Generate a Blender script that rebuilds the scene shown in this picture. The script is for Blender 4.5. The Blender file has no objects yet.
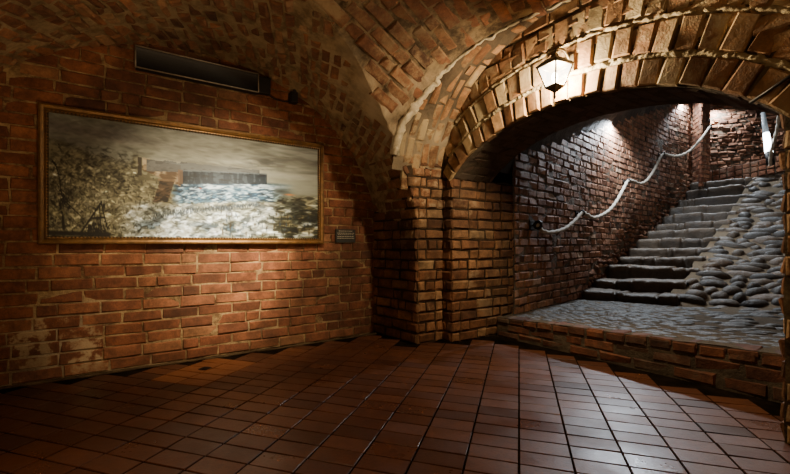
import bpy, math, random
import numpy as np
from mathutils import Vector, noise as mn

random.seed(7)
rng = np.random.default_rng(7)
sc = bpy.context.scene
COL = sc.collection
EPS = 1e-4

# ------------------------------------------------------------------ frames
# The room is square to itself but turned 34 degrees about the camera: u runs along the
# picture wall (away, to the right), v along the arch wall (away, to the left).
UX, UY = .829, .559
def W(u, v, z=0.0):
    return Vector((UX*u - UY*v, UY*u + UX*v, z))
def toUV(X, Y):
    return UX*X + UY*Y, -UY*X + UX*Y
FPX, CX, HY, HC = 400.0, 395.0, 244.0, 1.0
def depth_pt(px, py, Y):
    return Vector(((px-CX)/FPX*Y, Y, HC + (HY-py)/FPX*Y))

def lerp(a, b, t): return a + (b-a)*t
def sstep(a, b, x):
    t = max(0.0, min(1.0, (x-a)/(b-a))); return t*t*(3-2*t)

# ------------------------------------------------------------------ mesh builder
class MB:
    def __init__(s):
        s.v, s.f, s.m, s.t, s.sm = [], [], [], [], []
    def vert(s, p, tone=(.5, .5, 0)):
        s.v.append((p[0], p[1], p[2])); s.t.append(tone); return len(s.v)-1
    def face(s, idx, m=0, sm=False):
        s.f.append(tuple(idx)); s.m.append(m); s.sm.append(sm)
    def grid(s, pts, m=0, tone=None, sm=True, closed=False):
        ids = [[s.vert(p, tone(p) if tone else (.5, .5, 0)) for p in row] for row in pts]
        for i in range(len(ids)-1):
            n = len(ids[i])
            for j in range(n if closed else n-1):
                k = (j+1) % n
                s.face((ids[i][j], ids[i+1][j], ids[i+1][k], ids[i][k]), m, sm)
        return ids
    def box(s, c, ex, ey, ez, m=0, tone=(.5, .5, 0), ch=0.0):
        # ex, ey, ez: half-extent vectors
        c = Vector(c)
        def ring(k, inx):
            return [s.vert(c + ex*a*inx + ey*b*inx + ez*k, tone) for a, b in ((-1,-1),(1,-1),(1,1),(-1,1))]
        if ch <= 0:
            rs = [ring(-1, 1), ring(1, 1)]
        else:
            q = 1-ch
            rs = [ring(-1, q), ring(-q, 1), ring(q, 1), ring(1, q)]
        s.face(rs[0][::-1], m)
        for a, b in zip(rs[:-1], rs[1:]):
            for i in range(4):
                j = (i+1) % 4
                s.face((a[i], a[j], b[j], b[i]), m)
        s.face(rs[-1], m)
    def tube(s, path, r, n=8, m=0, tone=(.5, .5, 0), lobes=0, twist=0.0, cap=True, jit=0.0):
        rows = []; L = 0.0
        up = Vector((0.13, .21, 1)).normalized()
        for i, p in enumerate(path):
            p = Vector(p)
            a = Vector(path[max(0, i-1)]); b = Vector(path[min(len(path)-1, i+1)])
            d = (b-a).normalized()
            if i: L += (p-Vector(path[i-1])).length
            x = d.cross(up)
            x = x.normalized() if x.length > 1e-4 else Vector((1, 0, 0))
            y = d.cross(x).normalized()
            rr = r[i] if isinstance(r, (list, tuple)) else r
            row = []
            for k in range(n):
                an = 2*math.pi*k/n
                q = rr*(1 + (.22*math.cos(lobes*an + twist*L) if lobes else 0))
                if jit: q *= 1 + jit*mn.noise((p + Vector((k*1.7, 0, 0)))*23)
                row.append(p + x*math.cos(an)*q + y*math.sin(an)*q)
            rows.append(row)
        ids = s.grid(rows, m, (lambda _: tone), True, True)
        if cap:
            s.face(ids[0], m); s.face(ids[-1][::-1], m)
    def lathe(s, prof, origin, n=20, m=0, tone=(.5,.5,0), axis=None, sm=True):
        o = Vector(origin)
        rows = [[o + Vector((r*math.cos(2*math.pi*k/n), r*math.sin(2*math.pi*k/n), z)) for k in range(n)] for r, z in prof]
        ids = s.grid(rows, m, (lambda _: tone), sm, True)
        s.face(ids[0], m); s.face(ids[-1][::-1], m)
    def build(s, name, mats, parent=None):
        me = bpy.data.meshes.new(name)
        me.from_pydata(s.v, [], s.f)
        me.polygons.foreach_set('material_index', s.m)
        me.polygons.foreach_set('use_smooth', s.sm)
        at = me.attributes.new('tone', 'FLOAT_COLOR', 'POINT')
        arr = np.ones((len(s.v), 4), np.float32)
        arr[:, :3] = np.array(s.t, np.float32)
        at.data.foreach_set('color', arr.ravel())
        for m in (mats if isinstance(mats, (list, tuple)) else [mats]): me.materials.append(m)
        me.update()
        o = bpy.data.objects.new(name, me); COL.objects.link(o)
        if parent: o.parent = parent
        return o

def tag(o, label=None, cat=None, group=None, kind=None):
    if label: o['label'] = label
    if cat: o['category'] = cat
    if group: o['group'] = group
    if kind: o['kind'] = kind
    return o
def structure(o): o['kind'] = 'structure'; return o
def thing(name, label, cat, group=None, loc=(0, 0, 0)):
    o = bpy.data.objects.new(name, None); COL.objects.link(o)
    o.empty_display_size = .1; o.location = loc
    return tag(o, label, cat, group)
def keep_world(o, parent):
    o.parent = parent
    o.matrix_parent_inverse = parent.matrix_basis.inverted()
    return o
def part(mb, name, mats, parent):
    return keep_world(mb.build(name, mats), parent)

# ------------------------------------------------------------------ materials
def newmat(name):
    m = bpy.data.materials.new(name); m.use_nodes = True
    nt = m.node_tree; nt.nodes.clear()
    out = nt.nodes.new('ShaderNodeOutputMaterial')
    b = nt.nodes.new('ShaderNodeBsdfPrincipled')
    nt.links.new(b.outputs[0], out.inputs[0])
    return m, nt, b
def N(nt, kind, **kw):
    n = nt.nodes.new('ShaderNode' + kind)
    for k, v in kw.items():
        if k.startswith('i_'): n.inputs[k[2:].replace('_', ' ')].default_value = v
        else: setattr(n, k, v)
    return n
def noise_tex(nt, scale, detail=4, rough=.6, coord=None, sc3=None, dist=0.0):
    tc = nt.nodes.new('ShaderNodeTexCoord')
    src = tc.outputs['Object']
    if sc3:
        mp = nt.nodes.new('ShaderNodeMapping'); mp.inputs['Scale'].default_value = sc3
        nt.links.new(src, mp.inputs[0]); src = mp.outputs[0]
    n = nt.nodes.new('ShaderNodeTexNoise')
    n.inputs['Scale'].default_value = scale; n.inputs['Detail'].default_value = detail
    n.inputs['Roughness'].default_value = rough; n.inputs['Distortion'].default_value = dist
    nt.links.new(src, n.inputs['Vector'])
    return n.outputs['Fac']
def math_n(nt, op, a, b=None, clamp=False):
    n = nt.nodes.new('ShaderNodeMath'); n.operation = op; n.use_clamp = clamp
    for i, x in enumerate((a, b)):
        if x is None: continue
        if isinstance(x, (int, float)): n.inputs[i].default_value = x
        else: nt.links.new(x, n.inputs[i])
    return n.outputs[0]
def maprange(nt, x, a, b, c=0.0, d=1.0):
    n = nt.nodes.new('ShaderNodeMapRange'); n.interpolation_type = 'SMOOTHSTEP'
    n.inputs[1].default_value = a; n.inputs[2].default_value = b
    n.inputs[3].default_value = c; n.inputs[4].default_value = d
    nt.links.new(x, n.inputs[0]); return n.outputs[0]
def ramp(nt, x, stops):
    r = nt.nodes.new('ShaderNodeValToRGB'); e = r.color_ramp.elements
    while len(e) < len(stops): e.new(.5)
    for k, (p, c) in enumerate(stops):
        e[k].position = p; e[k].color = (*c, 1)
    nt.links.new(x, r.inputs[0]); return r.outputs[0]
def mix(nt, f, a, b, mode='MIX'):
    n = nt.nodes.new('ShaderNodeMix'); n.data_type = 'RGBA'; n.blend_type = mode
    for i, x in ((0, f), (6, a), (7, b)):
        if isinstance(x, (int, float)): n.inputs[i].default_value = x
        elif isinstance(x, tuple): n.inputs[i].default_value = (*x, 1)
        else: nt.links.new(x, n.inputs[i])
    return n.outputs[2]
def tone_attr(nt):
    a = nt.nodes.new('ShaderNodeAttribute'); a.attribute_name = 'tone'
    s = nt.nodes.new('ShaderNodeSeparateColor'); nt.links.new(a.outputs['Color'], s.inputs[0])
    return s.outputs[0], s.outputs[1], s.outputs[2]
def bump(nt, b, h, strength=.5, dist=.01):
    n = nt.nodes.new('ShaderNodeBump'); n.inputs['Strength'].default_value = strength
    n.inputs['Distance'].default_value = dist
    nt.links.new(h, n.inputs['Height']); nt.links.new(n.outputs[0], b.inputs['Normal'])

def brick_mat(name, stops, smear=(.30, .22, .13), smear_at=.68, soot=.5, rough=.85, bmp=.6, spec=.3):
    m, nt, b = newmat(name)
    r, g, bl = tone_attr(nt)
    col = ramp(nt, r, stops)
    n1 = noise_tex(nt, 9, 5, .65); n2 = noise_tex(nt, 55, 4, .7); n3 = noise_tex(nt, 1.3, 3, .6)
    col = mix(nt, maprange(nt, n2, .38, .66, 0, .55), col, mix(nt, .5, col, (.02, .008, .004)))
    v = maprange(nt, n1, .3, .75, .55, 1.3)
    vv = nt.nodes.new('ShaderNodeCombineColor')
    for i in range(3): nt.links.new(v, vv.inputs[i])
    col = mix(nt, 1.0, col, vv.outputs[0], 'MULTIPLY')
    s = math_n(nt, 'ADD', math_n(nt, 'MULTIPLY', noise_tex(nt, 3.1, 6, .72, dist=.4), .75), math_n(nt, 'MULTIPLY', n2, .25))
    s = math_n(nt, 'ADD', s, math_n(nt, 'MULTIPLY', bl, maprange(nt, n1, .38, .6, .02, .4)))
    col = mix(nt, maprange(nt, s, smear_at-.1, smear_at+.14, 0, .85), col, smear)
    k = maprange(nt, n3, .35, .62, soot, 0)
    col = mix(nt, k, col, (.012, .007, .004))
    nt.links.new(col, b.inputs['Base Color'])
    b.inputs['Roughness'].default_value = rough
    b.inputs['Specular IOR Level'].default_value = spec
    h = math_n(nt, 'ADD', math_n(nt, 'MULTIPLY', noise_tex(nt, 24, 5, .6), .7), math_n(nt, 'MULTIPLY', noise_tex(nt, 90, 3, .6), .35))
    bump(nt, b, h, bmp, .012)
    return m
def mortar_mat(name, c1, c2, bmp=.9, soot=.5):
    m, nt, b = newmat(name)
    n1 = noise_tex(nt, 7, 6, .7); n3 = noise_tex(nt, 1.3, 3, .6)
    _, _, bl = tone_attr(nt)
    col = mix(nt, maprange(nt, n1, .35, .65), c1, c2)
    col = mix(nt, math_n(nt, 'MULTIPLY', bl, .8), col, (.38, .30, .2))
    col = mix(nt, maprange(nt, n3, .35, .62, soot, 0), col, (.012, .008, .005))
    nt.links.new(col, b.inputs['Base Color']); b.inputs['Roughness'].default_value = .95
    b.inputs['Specular IOR Level'].default_value = .15
    h = math_n(nt, 'ADD', noise_tex(nt, 35, 6, .75), math_n(nt, 'MULTIPLY', noise_tex(nt, 9, 4), .8))
    bump(nt, b, h, bmp, .02)
    return m
def plain_mat(name, col, rough=.6, metal=0.0, var=.25, scale=20, bmp=.15, spec=.5, emit=None, es=0.0):
    m, nt, b = newmat(name)
    n = noise_tex(nt, scale, 5, .65)
    c = mix(nt, maprange(nt, n, .3, .7), tuple(x*(1-var) for x in col), tuple(min(1, x*(1+var)) for x in col))
    nt.links.new(c, b.inputs['Base Color'])
    b.inputs['Roughness'].default_value = rough; b.inputs['Metallic'].default_value = metal
    b.inputs['Specular IOR Level'].default_value = spec
    if emit:
        b.inputs['Emission Color'].default_value = (*emit, 1); b.inputs['Emission Strength'].default_value = es
    if bmp: bump(nt, b, noise_tex(nt, scale*3, 4, .6), bmp, .006)
    return m
def stone_mat(name, stops, dust=(.25, .19, .13), dust_amt=.6, rough=.6, bmp=.7, spec=.5, nscale=6):
    m, nt, b = newmat(name)
    r, g, bl = tone_attr(nt)
    n1 = noise_tex(nt, nscale, 6, .7)
    f = math_n(nt, 'ADD', math_n(nt, 'MULTIPLY', r, .7), math_n(nt, 'MULTIPLY', n1, .4))
    col = ramp(nt, f, stops)
    n2 = noise_tex(nt, 40, 5, .7)
    col = mix(nt, maprange(nt, n2, .4, .65, 0, .5), col, mix(nt, .6, col, (.015, .012, .01)))
    d = math_n(nt, 'MULTIPLY', maprange(nt, n1, .35, .7, .3, 1), bl)
    col = mix(nt, math_n(nt, 'MULTIPLY', d, dust_amt, True), col, dust)
    nt.links.new(col, b.inputs['Base Color'])
    nt.links.new(maprange(nt, n2, .3, .7, rough-.12, rough+.2), b.inputs['Roughness'])
    b.inputs['Specular IOR Level'].default_value = spec
    h = math_n(nt, 'ADD', noise_tex(nt, 14, 6, .65), math_n(nt, 'MULTIPLY', noise_tex(nt, 60, 4), .4))
    bump(nt, b, h, bmp, .02)
    return m

RED = [(0, (.06, .025, .015)), (.2, (.12, .042, .021)), (.5, (.18, .062, .029)), (.8, (.235, .09, .042)), (1, (.28, .14, .07))]
BROWN = [(0, (.035, .016, .01)), (.25, (.115, .046, .023)), (.5, (.19, .074, .034)), (.8, (.27, .12, .057)), (1, (.32, .19, .10))]
OCHRE = [(0, (.06, .026, .012)), (.25, (.17, .076, .032)), (.55, (.26, .128, .054)), (.85, (.34, .20, .092)), (1, (.4, .28, .14))]
STAIRB = [(0, (.07, .032, .02)), (.25, (.18, .075, .04)), (.55, (.27, .12, .064)), (.85, (.33, .17, .10)), (1, (.36, .24, .16))]
M = {}
M['wall'] = brick_mat('painted_wall_brick', RED, smear=(.32, .24, .145), smear_at=.75, soot=.45, bmp=.6)
M['wall_mortar'] = mortar_mat('wall_mortar', (.085, .042, .022), (.36, .25, .13), soot=.4)
M['vault'] = brick_mat('vault_brick', BROWN, smear=(.25, .18, .10), smear_at=.58, soot=.4, bmp=1.0)
M['vault_mortar'] = mortar_mat('vault_mortar', (.13, .088, .048), (.32, .23, .13), soot=.3)
M['vaultb_mortar'] = mortar_mat('vault_dark_mortar', (.045, .028, .016), (.24, .175, .10), soot=.4)
M['pier'] = brick_mat('pier_brick', [(p, tuple((a+b)/2 for a, b in zip(c, d))) for (p, c), (_, d) in zip(OCHRE, RED)], smear=(.34, .24, .14), smear_at=.66, soot=.55, bmp=.8)
M['pier_mortar'] = mortar_mat('pier_dark_mortar', (.018, .01, .006), (.06, .036, .02), soot=.5)
M['arch'] = brick_mat('arch_brick', OCHRE, smear=(.33, .26, .145), smear_at=.56, soot=.3, bmp=.8)
M['arch_mortar'] = mortar_mat('arch_mortar', (.02, .013, .007), (.14, .10, .055), soot=.3)
M['arch_lime'] = mortar_mat('arch_lime_mortar', (.14, .10, .05), (.40, .32, .18), soot=.2)
M['rim'] = mortar_mat('lime_rim_mortar', (.34, .28, .18), (.62, .54, .39), soot=.1, bmp=1.0)
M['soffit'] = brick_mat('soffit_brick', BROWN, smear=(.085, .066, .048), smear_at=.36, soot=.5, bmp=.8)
M['soffit_mortar'] = mortar_mat('soffit_mortar', (.06, .042, .03), (.12, .09, .06), soot=.5)
M['stairwall'] = brick_mat('stair_wall_brick', STAIRB, smear=(.22, .17, .13), smear_at=.66, soot=.3, bmp=.7, rough=.8, spec=.25)
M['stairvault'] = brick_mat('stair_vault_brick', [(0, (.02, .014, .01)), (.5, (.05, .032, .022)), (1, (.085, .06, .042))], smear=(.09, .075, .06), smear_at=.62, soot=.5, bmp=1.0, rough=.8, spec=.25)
M['stairwall_mortar'] = mortar_mat('stair_wall_mortar', (.045, .03, .02), (.14, .10, .068), soot=.4)
M['kerb'] = brick_mat('kerb_brick', RED, smear=(.13, .095, .065), smear_at=.6, soot=.45, bmp=.8)
M['dirt'] = plain_mat('dark_dirt', (.014, .008, .005), .95, 0, .4, 12, .6, .1)

# ------------------------------------------------------------------ brick laying
def add_brick(mb, c, tx, ty, n, L, H, D, m=0, tone=(.5, .5, 0), ch=.006, jit=.003):
    def J(): return random.uniform(-jit, jit)
    back, mid, top = [], [], []
    tilt = (random.uniform(-jit, jit)*1.2, random.uniform(-jit, jit)*1.2)
    for a, b in ((-1,-1),(1,-1),(1,1),(-1,1)):
        px = tx*(a*(L/2 + J())) + ty*(b*(H/2 + J()))
        dz = D + a*tilt[0] + b*tilt[1]
        back.append(mb.vert(c + px - n*.03, tone))
        mid.append(mb.vert(c + px + n*(dz-ch), tone))
        sx = tx*(a*(L/2 - ch)) + ty*(b*(H/2 - ch))
        top.append(mb.vert(c + sx*1.0 + (tx*J() + ty*J())*.5 + n*(dz + J()*.4), tone))
    for A, B in ((back, mid), (mid, top)):
        for i in range(4):
            j = (i+1) % 4
            mb.face((A[i], A[j], B[j], B[i]), m)
    mb.face(top, m)

def lay(mb, S, a0, a1, b0, b1, L, H, joint=.014, D=.012, rot=0.0, keep=None, face_to=None, m=0,
        head=.25, jit=.003, ch=.006, tone_bias=0.0, smear=None, bond=.5, wander=0.0, drop=0.0, Dj=.004):
    """bricks over the surface S(a, b); a, b in metres on the surface"""
    ca, sa = math.cos(rot), math.sin(rot)
    am, bm = (a0+a1)/2, (b0+b1)/2
    if rot:
        R = math.hypot(a1-a0, b1-b0)/2 + L
        P0, P1, Q0, Q1 = -R, R, -R, R
    else:
        P0, P1, Q0, Q1 = a0-am, a1-am, b0-bm, b1-bm
    rows = int(math.ceil((Q1-Q0)/H))
    for i in range(rows):
        q = Q0 + (i+.5)*H
        p = P0 - (L*bond if i % 2 else 0) - random.uniform(0, L*.12)
        while p < P1:
            l = L if random.random() > head else L*.5
            l *= random.uniform(.94, 1.06)
            pc = p + l/2; p += l
            if not rot:
                lo, hi = max(pc-l/2, P0), min(pc+l/2, P1)
                if hi-lo < .03: continue
                pc, ll = (lo+hi)/2, hi-lo
            else: ll = l
            qq = q + wander*mn.noise(Vector((pc*1.1, q*.7, 3.3)))
            a = am + pc*ca - qq*sa; b = bm + pc*sa + qq*ca
            if rot and not (a0-.02 <= a <= a1+.02 and b0-.02 <= b <= b1+.02): continue
            if keep and not keep(a, b): continue
            if drop and random.random() < drop: continue
            c = S(a, b)
            e = .01
            ta = (S(a+e, b) - S(a-e, b)); tb = (S(a, b+e) - S(a, b-e))
            if ta.length < 1e-7 or tb.length < 1e-7: continue
            ta.normalize(); tb = (tb - ta*tb.dot(ta)).normalized()
            tx = ta*ca + tb*sa; ty = tb*ca - ta*sa
            n = tx.cross(ty).normalized()
            ft = face_to if face_to is not None else Vector((0, 0, 1))
            if n.dot(ft - c) < 0: n = -n
            t = min(1, max(0, random.gauss(.5 + tone_bias, .18)))
            sm = smear(c) if smear else 0
            add_brick(mb, c, tx, ty, n, ll-joint*random.uniform(.7, 1.3), H-joint*random.uniform(.7, 1.3),
                      D + random.uniform(-Dj, Dj), m, (t, random.random(), sm), ch, jit)

ROOM = Vector((.3, 1.2, 1.2))

# ------------------------------------------------------------------ vault geometry
ZA0, BA, UA, AA = 1.10, 1.585, .555, 1.80
ZB0, BB, VB, AB = 1.50, 1.30, 1.85, 1.36
def zA(u):
    t = 1-((u-UA)/AA)**2; return ZA0 + BA*math.sqrt(max(0, t))
ABR = 2.7                                # the near half is wider
def ab(v): return AB if v >= VB else ABR
def zB(v):
    t = 1-((v-VB)/ab(v))**2; return ZB0 + BB*math.sqrt(max(0, t))
def ushift(u, v):
    return .07*max(0, min(1, (3.9-v)/.7))*sstep(1.7, 2.3, u)

# --- free edge (rim) of the vault over the stair arch, symmetric about v = VB
rim_px = [(394,147),(397,134),(402,123),(410,110),(420,97),(431,86),(446,68),(466,51),(494,33),(522,18),(552,6)]
rim = []
for px, py in rim_px:
    r, k = (px-CX)/FPX, (HY-py)/FPX
    lo, hi = 2.4, 4.2
    for _ in range(50):
        Y = (lo+hi)/2
        u, v = toUV(r*Y, Y)
        f = 1 + k*Y - (zB(v) if v-VB < AB else ZB0)
        if f > 0: hi = Y
        else: lo = Y
    rim.append((v, u))
rim.sort()
rim_v = [a for a, _ in rim]; rim_u = [b for _, b in rim]
def rim_at(v):
    if v <= rim_v[0]: return lerp(2.70, rim_u[0], sstep(VB-.5, rim_v[0], v))
    return float(np.interp(v, rim_v, rim_u))
UARCH = 2.74
print('rim', [(round(a,2), round(b,2), round(zB(a),2)) for a, b in rim])

# hoop arclength tables
def table(zf, c, a, n=400):
    th = np.linspace(math.pi, 0, n)
    xs = c + np.where(np.cos(th) < 0, a[0], a[1])*np.cos(th); zs = np.array([zf(x) for x in xs])
    s = np.concatenate([[0], np.cumsum(np.hypot(np.diff(xs), np.diff(zs)))])
    return xs, zs, s
xA, zzA, sA = table(zA, UA, (AA, AA)); xB, zzB, sB = table(zB, VB, (ABR, AB))
def A_pt(s, v):
    u = float(np.interp(s, sA, xA)); z = float(np.interp(s, sA, zzA))
    return W(u + ushift(u, v), v, z)
def B_pt(u, s):
    v = float(np.interp(s, sB, xB)); z = float(np.interp(s, sB, zzB))
    return W(u, v, z)
def rough(p, amp=.012, f=5):
    return p + Vector((mn.noise(p*f), mn.noise(p*f + Vector((9, 0, 0))), mn.noise(p*f + Vector((0, 7, 0)))))*amp

VMIN, UMIN = -1.5, -1.26
def vgroin(z):
    if z <= ZB0: return VB + AB
    t = (z-ZB0)/BB
    return VB + AB*math.sqrt(max(0, 1-t*t)) if t < 1 else VB
def ugroin(z):
    t = (z-ZA0)/BA
    return UA + AA*math.sqrt(max(0, 1-t*t)) if t < 1 else UA

def build_ceiling():
    mb = MB()
    def plaster(p):
        u, v = toUV(p.x, p.y)
        g = vgroin(p.z) if p.z > ZB0 else 3.2
        return sstep(.55, .1, v-g)*sstep(1.85, 2.05, p.z)*sstep(2.62, 2.4, p.z)*(u > 1)*(v > 2.4)
    def sm(p): return (.5, .5, .25*max(0, mn.noise(p*1.7)) + plaster(p)*max(0, .45+.9*mn.noise(p*7)))
    # barrel square to the picture wall: a far and a near strip
    for sgn in (1, -1):
        rows = []
        for i in range(121):
            th = math.pi*(1-i/120)
            u = UA + AA*math.cos(th); z = zA(u)
            g = vgroin(z); vs = g-.005 if sgn > 0 else VB-(g-VB)*ABR/AB+.005
            ve = 3.93 if sgn > 0 else VMIN
            rows.append([rough(W(u + ushift(u, lerp(vs, ve, j/24)), lerp(vs, ve, j/24), z)) for j in range(25)])
        mb.grid(rows, 1, sm)
    # barrel square to the arch wall: an inner and an outer strip
    for sgn in (1, -1):
        rows = []
        for i in range(201):
            th = math.pi*(1-i/200)
            v = VB + (AB if math.cos(th) > 0 else ABR)*math.cos(th); z = zB(v)
            g = ugroin(z); us = g-.005 if sgn > 0 else 2*UA-g+.005
            ue = rim_at(v) if sgn > 0 else UMIN
            if sgn > 0: us = min(us + ushift(us, v), ue)
            rows.append([rough(rough(W(lerp(us, ue, j/80), v, z)), .011, 17) for j in range(81)])
        mb.grid(rows, 2, sm)
    # bricks
    def sme(c): return max(0, mn.noise(c*1.4 + Vector((4, 1, 2)))*.9)
    def keepA(s, v):
        u = float(np.interp(s, sA, xA)); z = zA(u)
        g = vgroin(z)
        if u > 1 and z < 1.86: return False
        if plaster(A_pt(s, v))*(.62+.6*mn.noise(Vector((u*6, v*6, 3)))) > .45: return False
        return .3 < s < sA[-1]-.02 and ((v > g+.02 and v < 3.9) or False)
    def keepA_far(s, v): return keepA(s, v) and v > 1.9
    lay(mb, A_pt, 0, sA[-1], 1.9, 3.9, .17, .094, .024, .009, rot=math.radians(67), keep=keepA_far, face_to=ROOM, m=0,
        head=.2, jit=.009, ch=.012, smear=sme, wander=.035, drop=.05, Dj=.008, tone_bias=.12)
    def keepB(u, s):
        v = float(np.interp(s, sB, xB)); z = zB(v)
        if mn.noise(Vector((u*1.9+3, v*1.9, 2))) + .25*mn.noise(Vector((u*7, v*7, 1))) + .55*sstep(2.55, 2.1, z)*(v > 2) > .42: return False
        return ugroin(z)+.03 < u < rim_at(v)-.05 and .05 < s < sB[-1]-.05
    lay(mb, B_pt, .5, 2.75, 0, sB[-1], .29, .112, .016, .010, rot=math.radians(23), keep=keepB, face_to=ROOM, m=0,
        head=.3, jit=.008, ch=.012, smear=sme, wander=.05, drop=.04, Dj=.010)
    o = mb.build('ceiling', [M['vault'], M['vault_mortar'], M['vaultb_mortar']])
    structure(o)
    # lime mortar along the free edge
    mb = MB()
    path = []; rad = []
    vs = np.linspace(VB-1.0, VB+1.305, 150)
    for v in vs:
        p = W(rim_at(v)+.012, v, zB(v)-.006)
        path.append(rough(p, .024, 19)); rad.append(.007 + .012*abs(mn.noise(p*13)) + .034*sstep(.6, 1.2, v-VB))
    mb.tube(path, rad, 9, 0, jit=.7)
    structure(mb.build('trim_1', M['rim']))
build_ceiling()

# ------------------------------------------------------------------ picture wall
def wall_left():
    mb = MB(); V = 3.88
    def extra(p):
        u, v = toUV(p.x, p.y)
        a = sstep(.15, -.45, u)*sstep(.75, .25, p.z)*max(0, mn.noise(Vector((u*6, p.z*2.2, 1)))+.28)*2.2
        b = max(0, mn.noise(Vector((u*2.1+5, p.z*2.4, 3)))-.15)*1.2*sstep(1.3, .6, p.z)
        return min(1.3, a+b)
    pts = [[rough(W(u, V+.003+.004*sstep(.3, -.4, u)*0, z), .005, 9) for u in np.linspace(-1.4, 2.45, 110)] for z in np.linspace(-.02, 2.75, 80)]
    mb.grid(pts, 1, lambda p: (.5, .5, extra(p)))
    lay(mb, lambda a, b: W(a, V, b), -1.35, 2.42, 0.0, 2.70, .272, .0925, .012, .005, face_to=ROOM, m=0, head=.22,
        jit=.0045, ch=.006, smear=extra, wander=.012, tone_bias=.02, Dj=.004)
    structure(mb.build('wall_left', [M['wall'], M['wall_mortar']]))
wall_left()

def plain_walls():
    # the two walls behind the camera, never seen in the photograph
    mb = MB()
    mb.grid([[rough(W(-1.28, v, z), .006) for v in np.linspace(-1.55, 3.95, 30)] for z in np.linspace(-.02, 2.9, 20)], 1)
    lay(mb, lambda a, b: W(-1.28, a, b), -1.5, 3.9, 0, 2.8, .27, .0925, .017, .007, face_to=ROOM, head=.2)
    structure(mb.build('wall_back', [M['wall'], M['wall_mortar']]))
    mb = MB()
    mb.grid([[rough(W(u, -1.48, z), .006) for u in np.linspace(-1.3, 2.8, 30)] for z in np.linspace(-.02, 2.9, 20)], 1)
    lay(mb, lambda a, b: W(a, -1.48, b), -1.3, 2.8, 0, 2.8, .27, .0925, .017, .007, face_to=ROOM, head=.2)
    structure(mb.build('wall_rear', [M['wall'], M['wall_mortar']]))
plain_walls()

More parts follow.
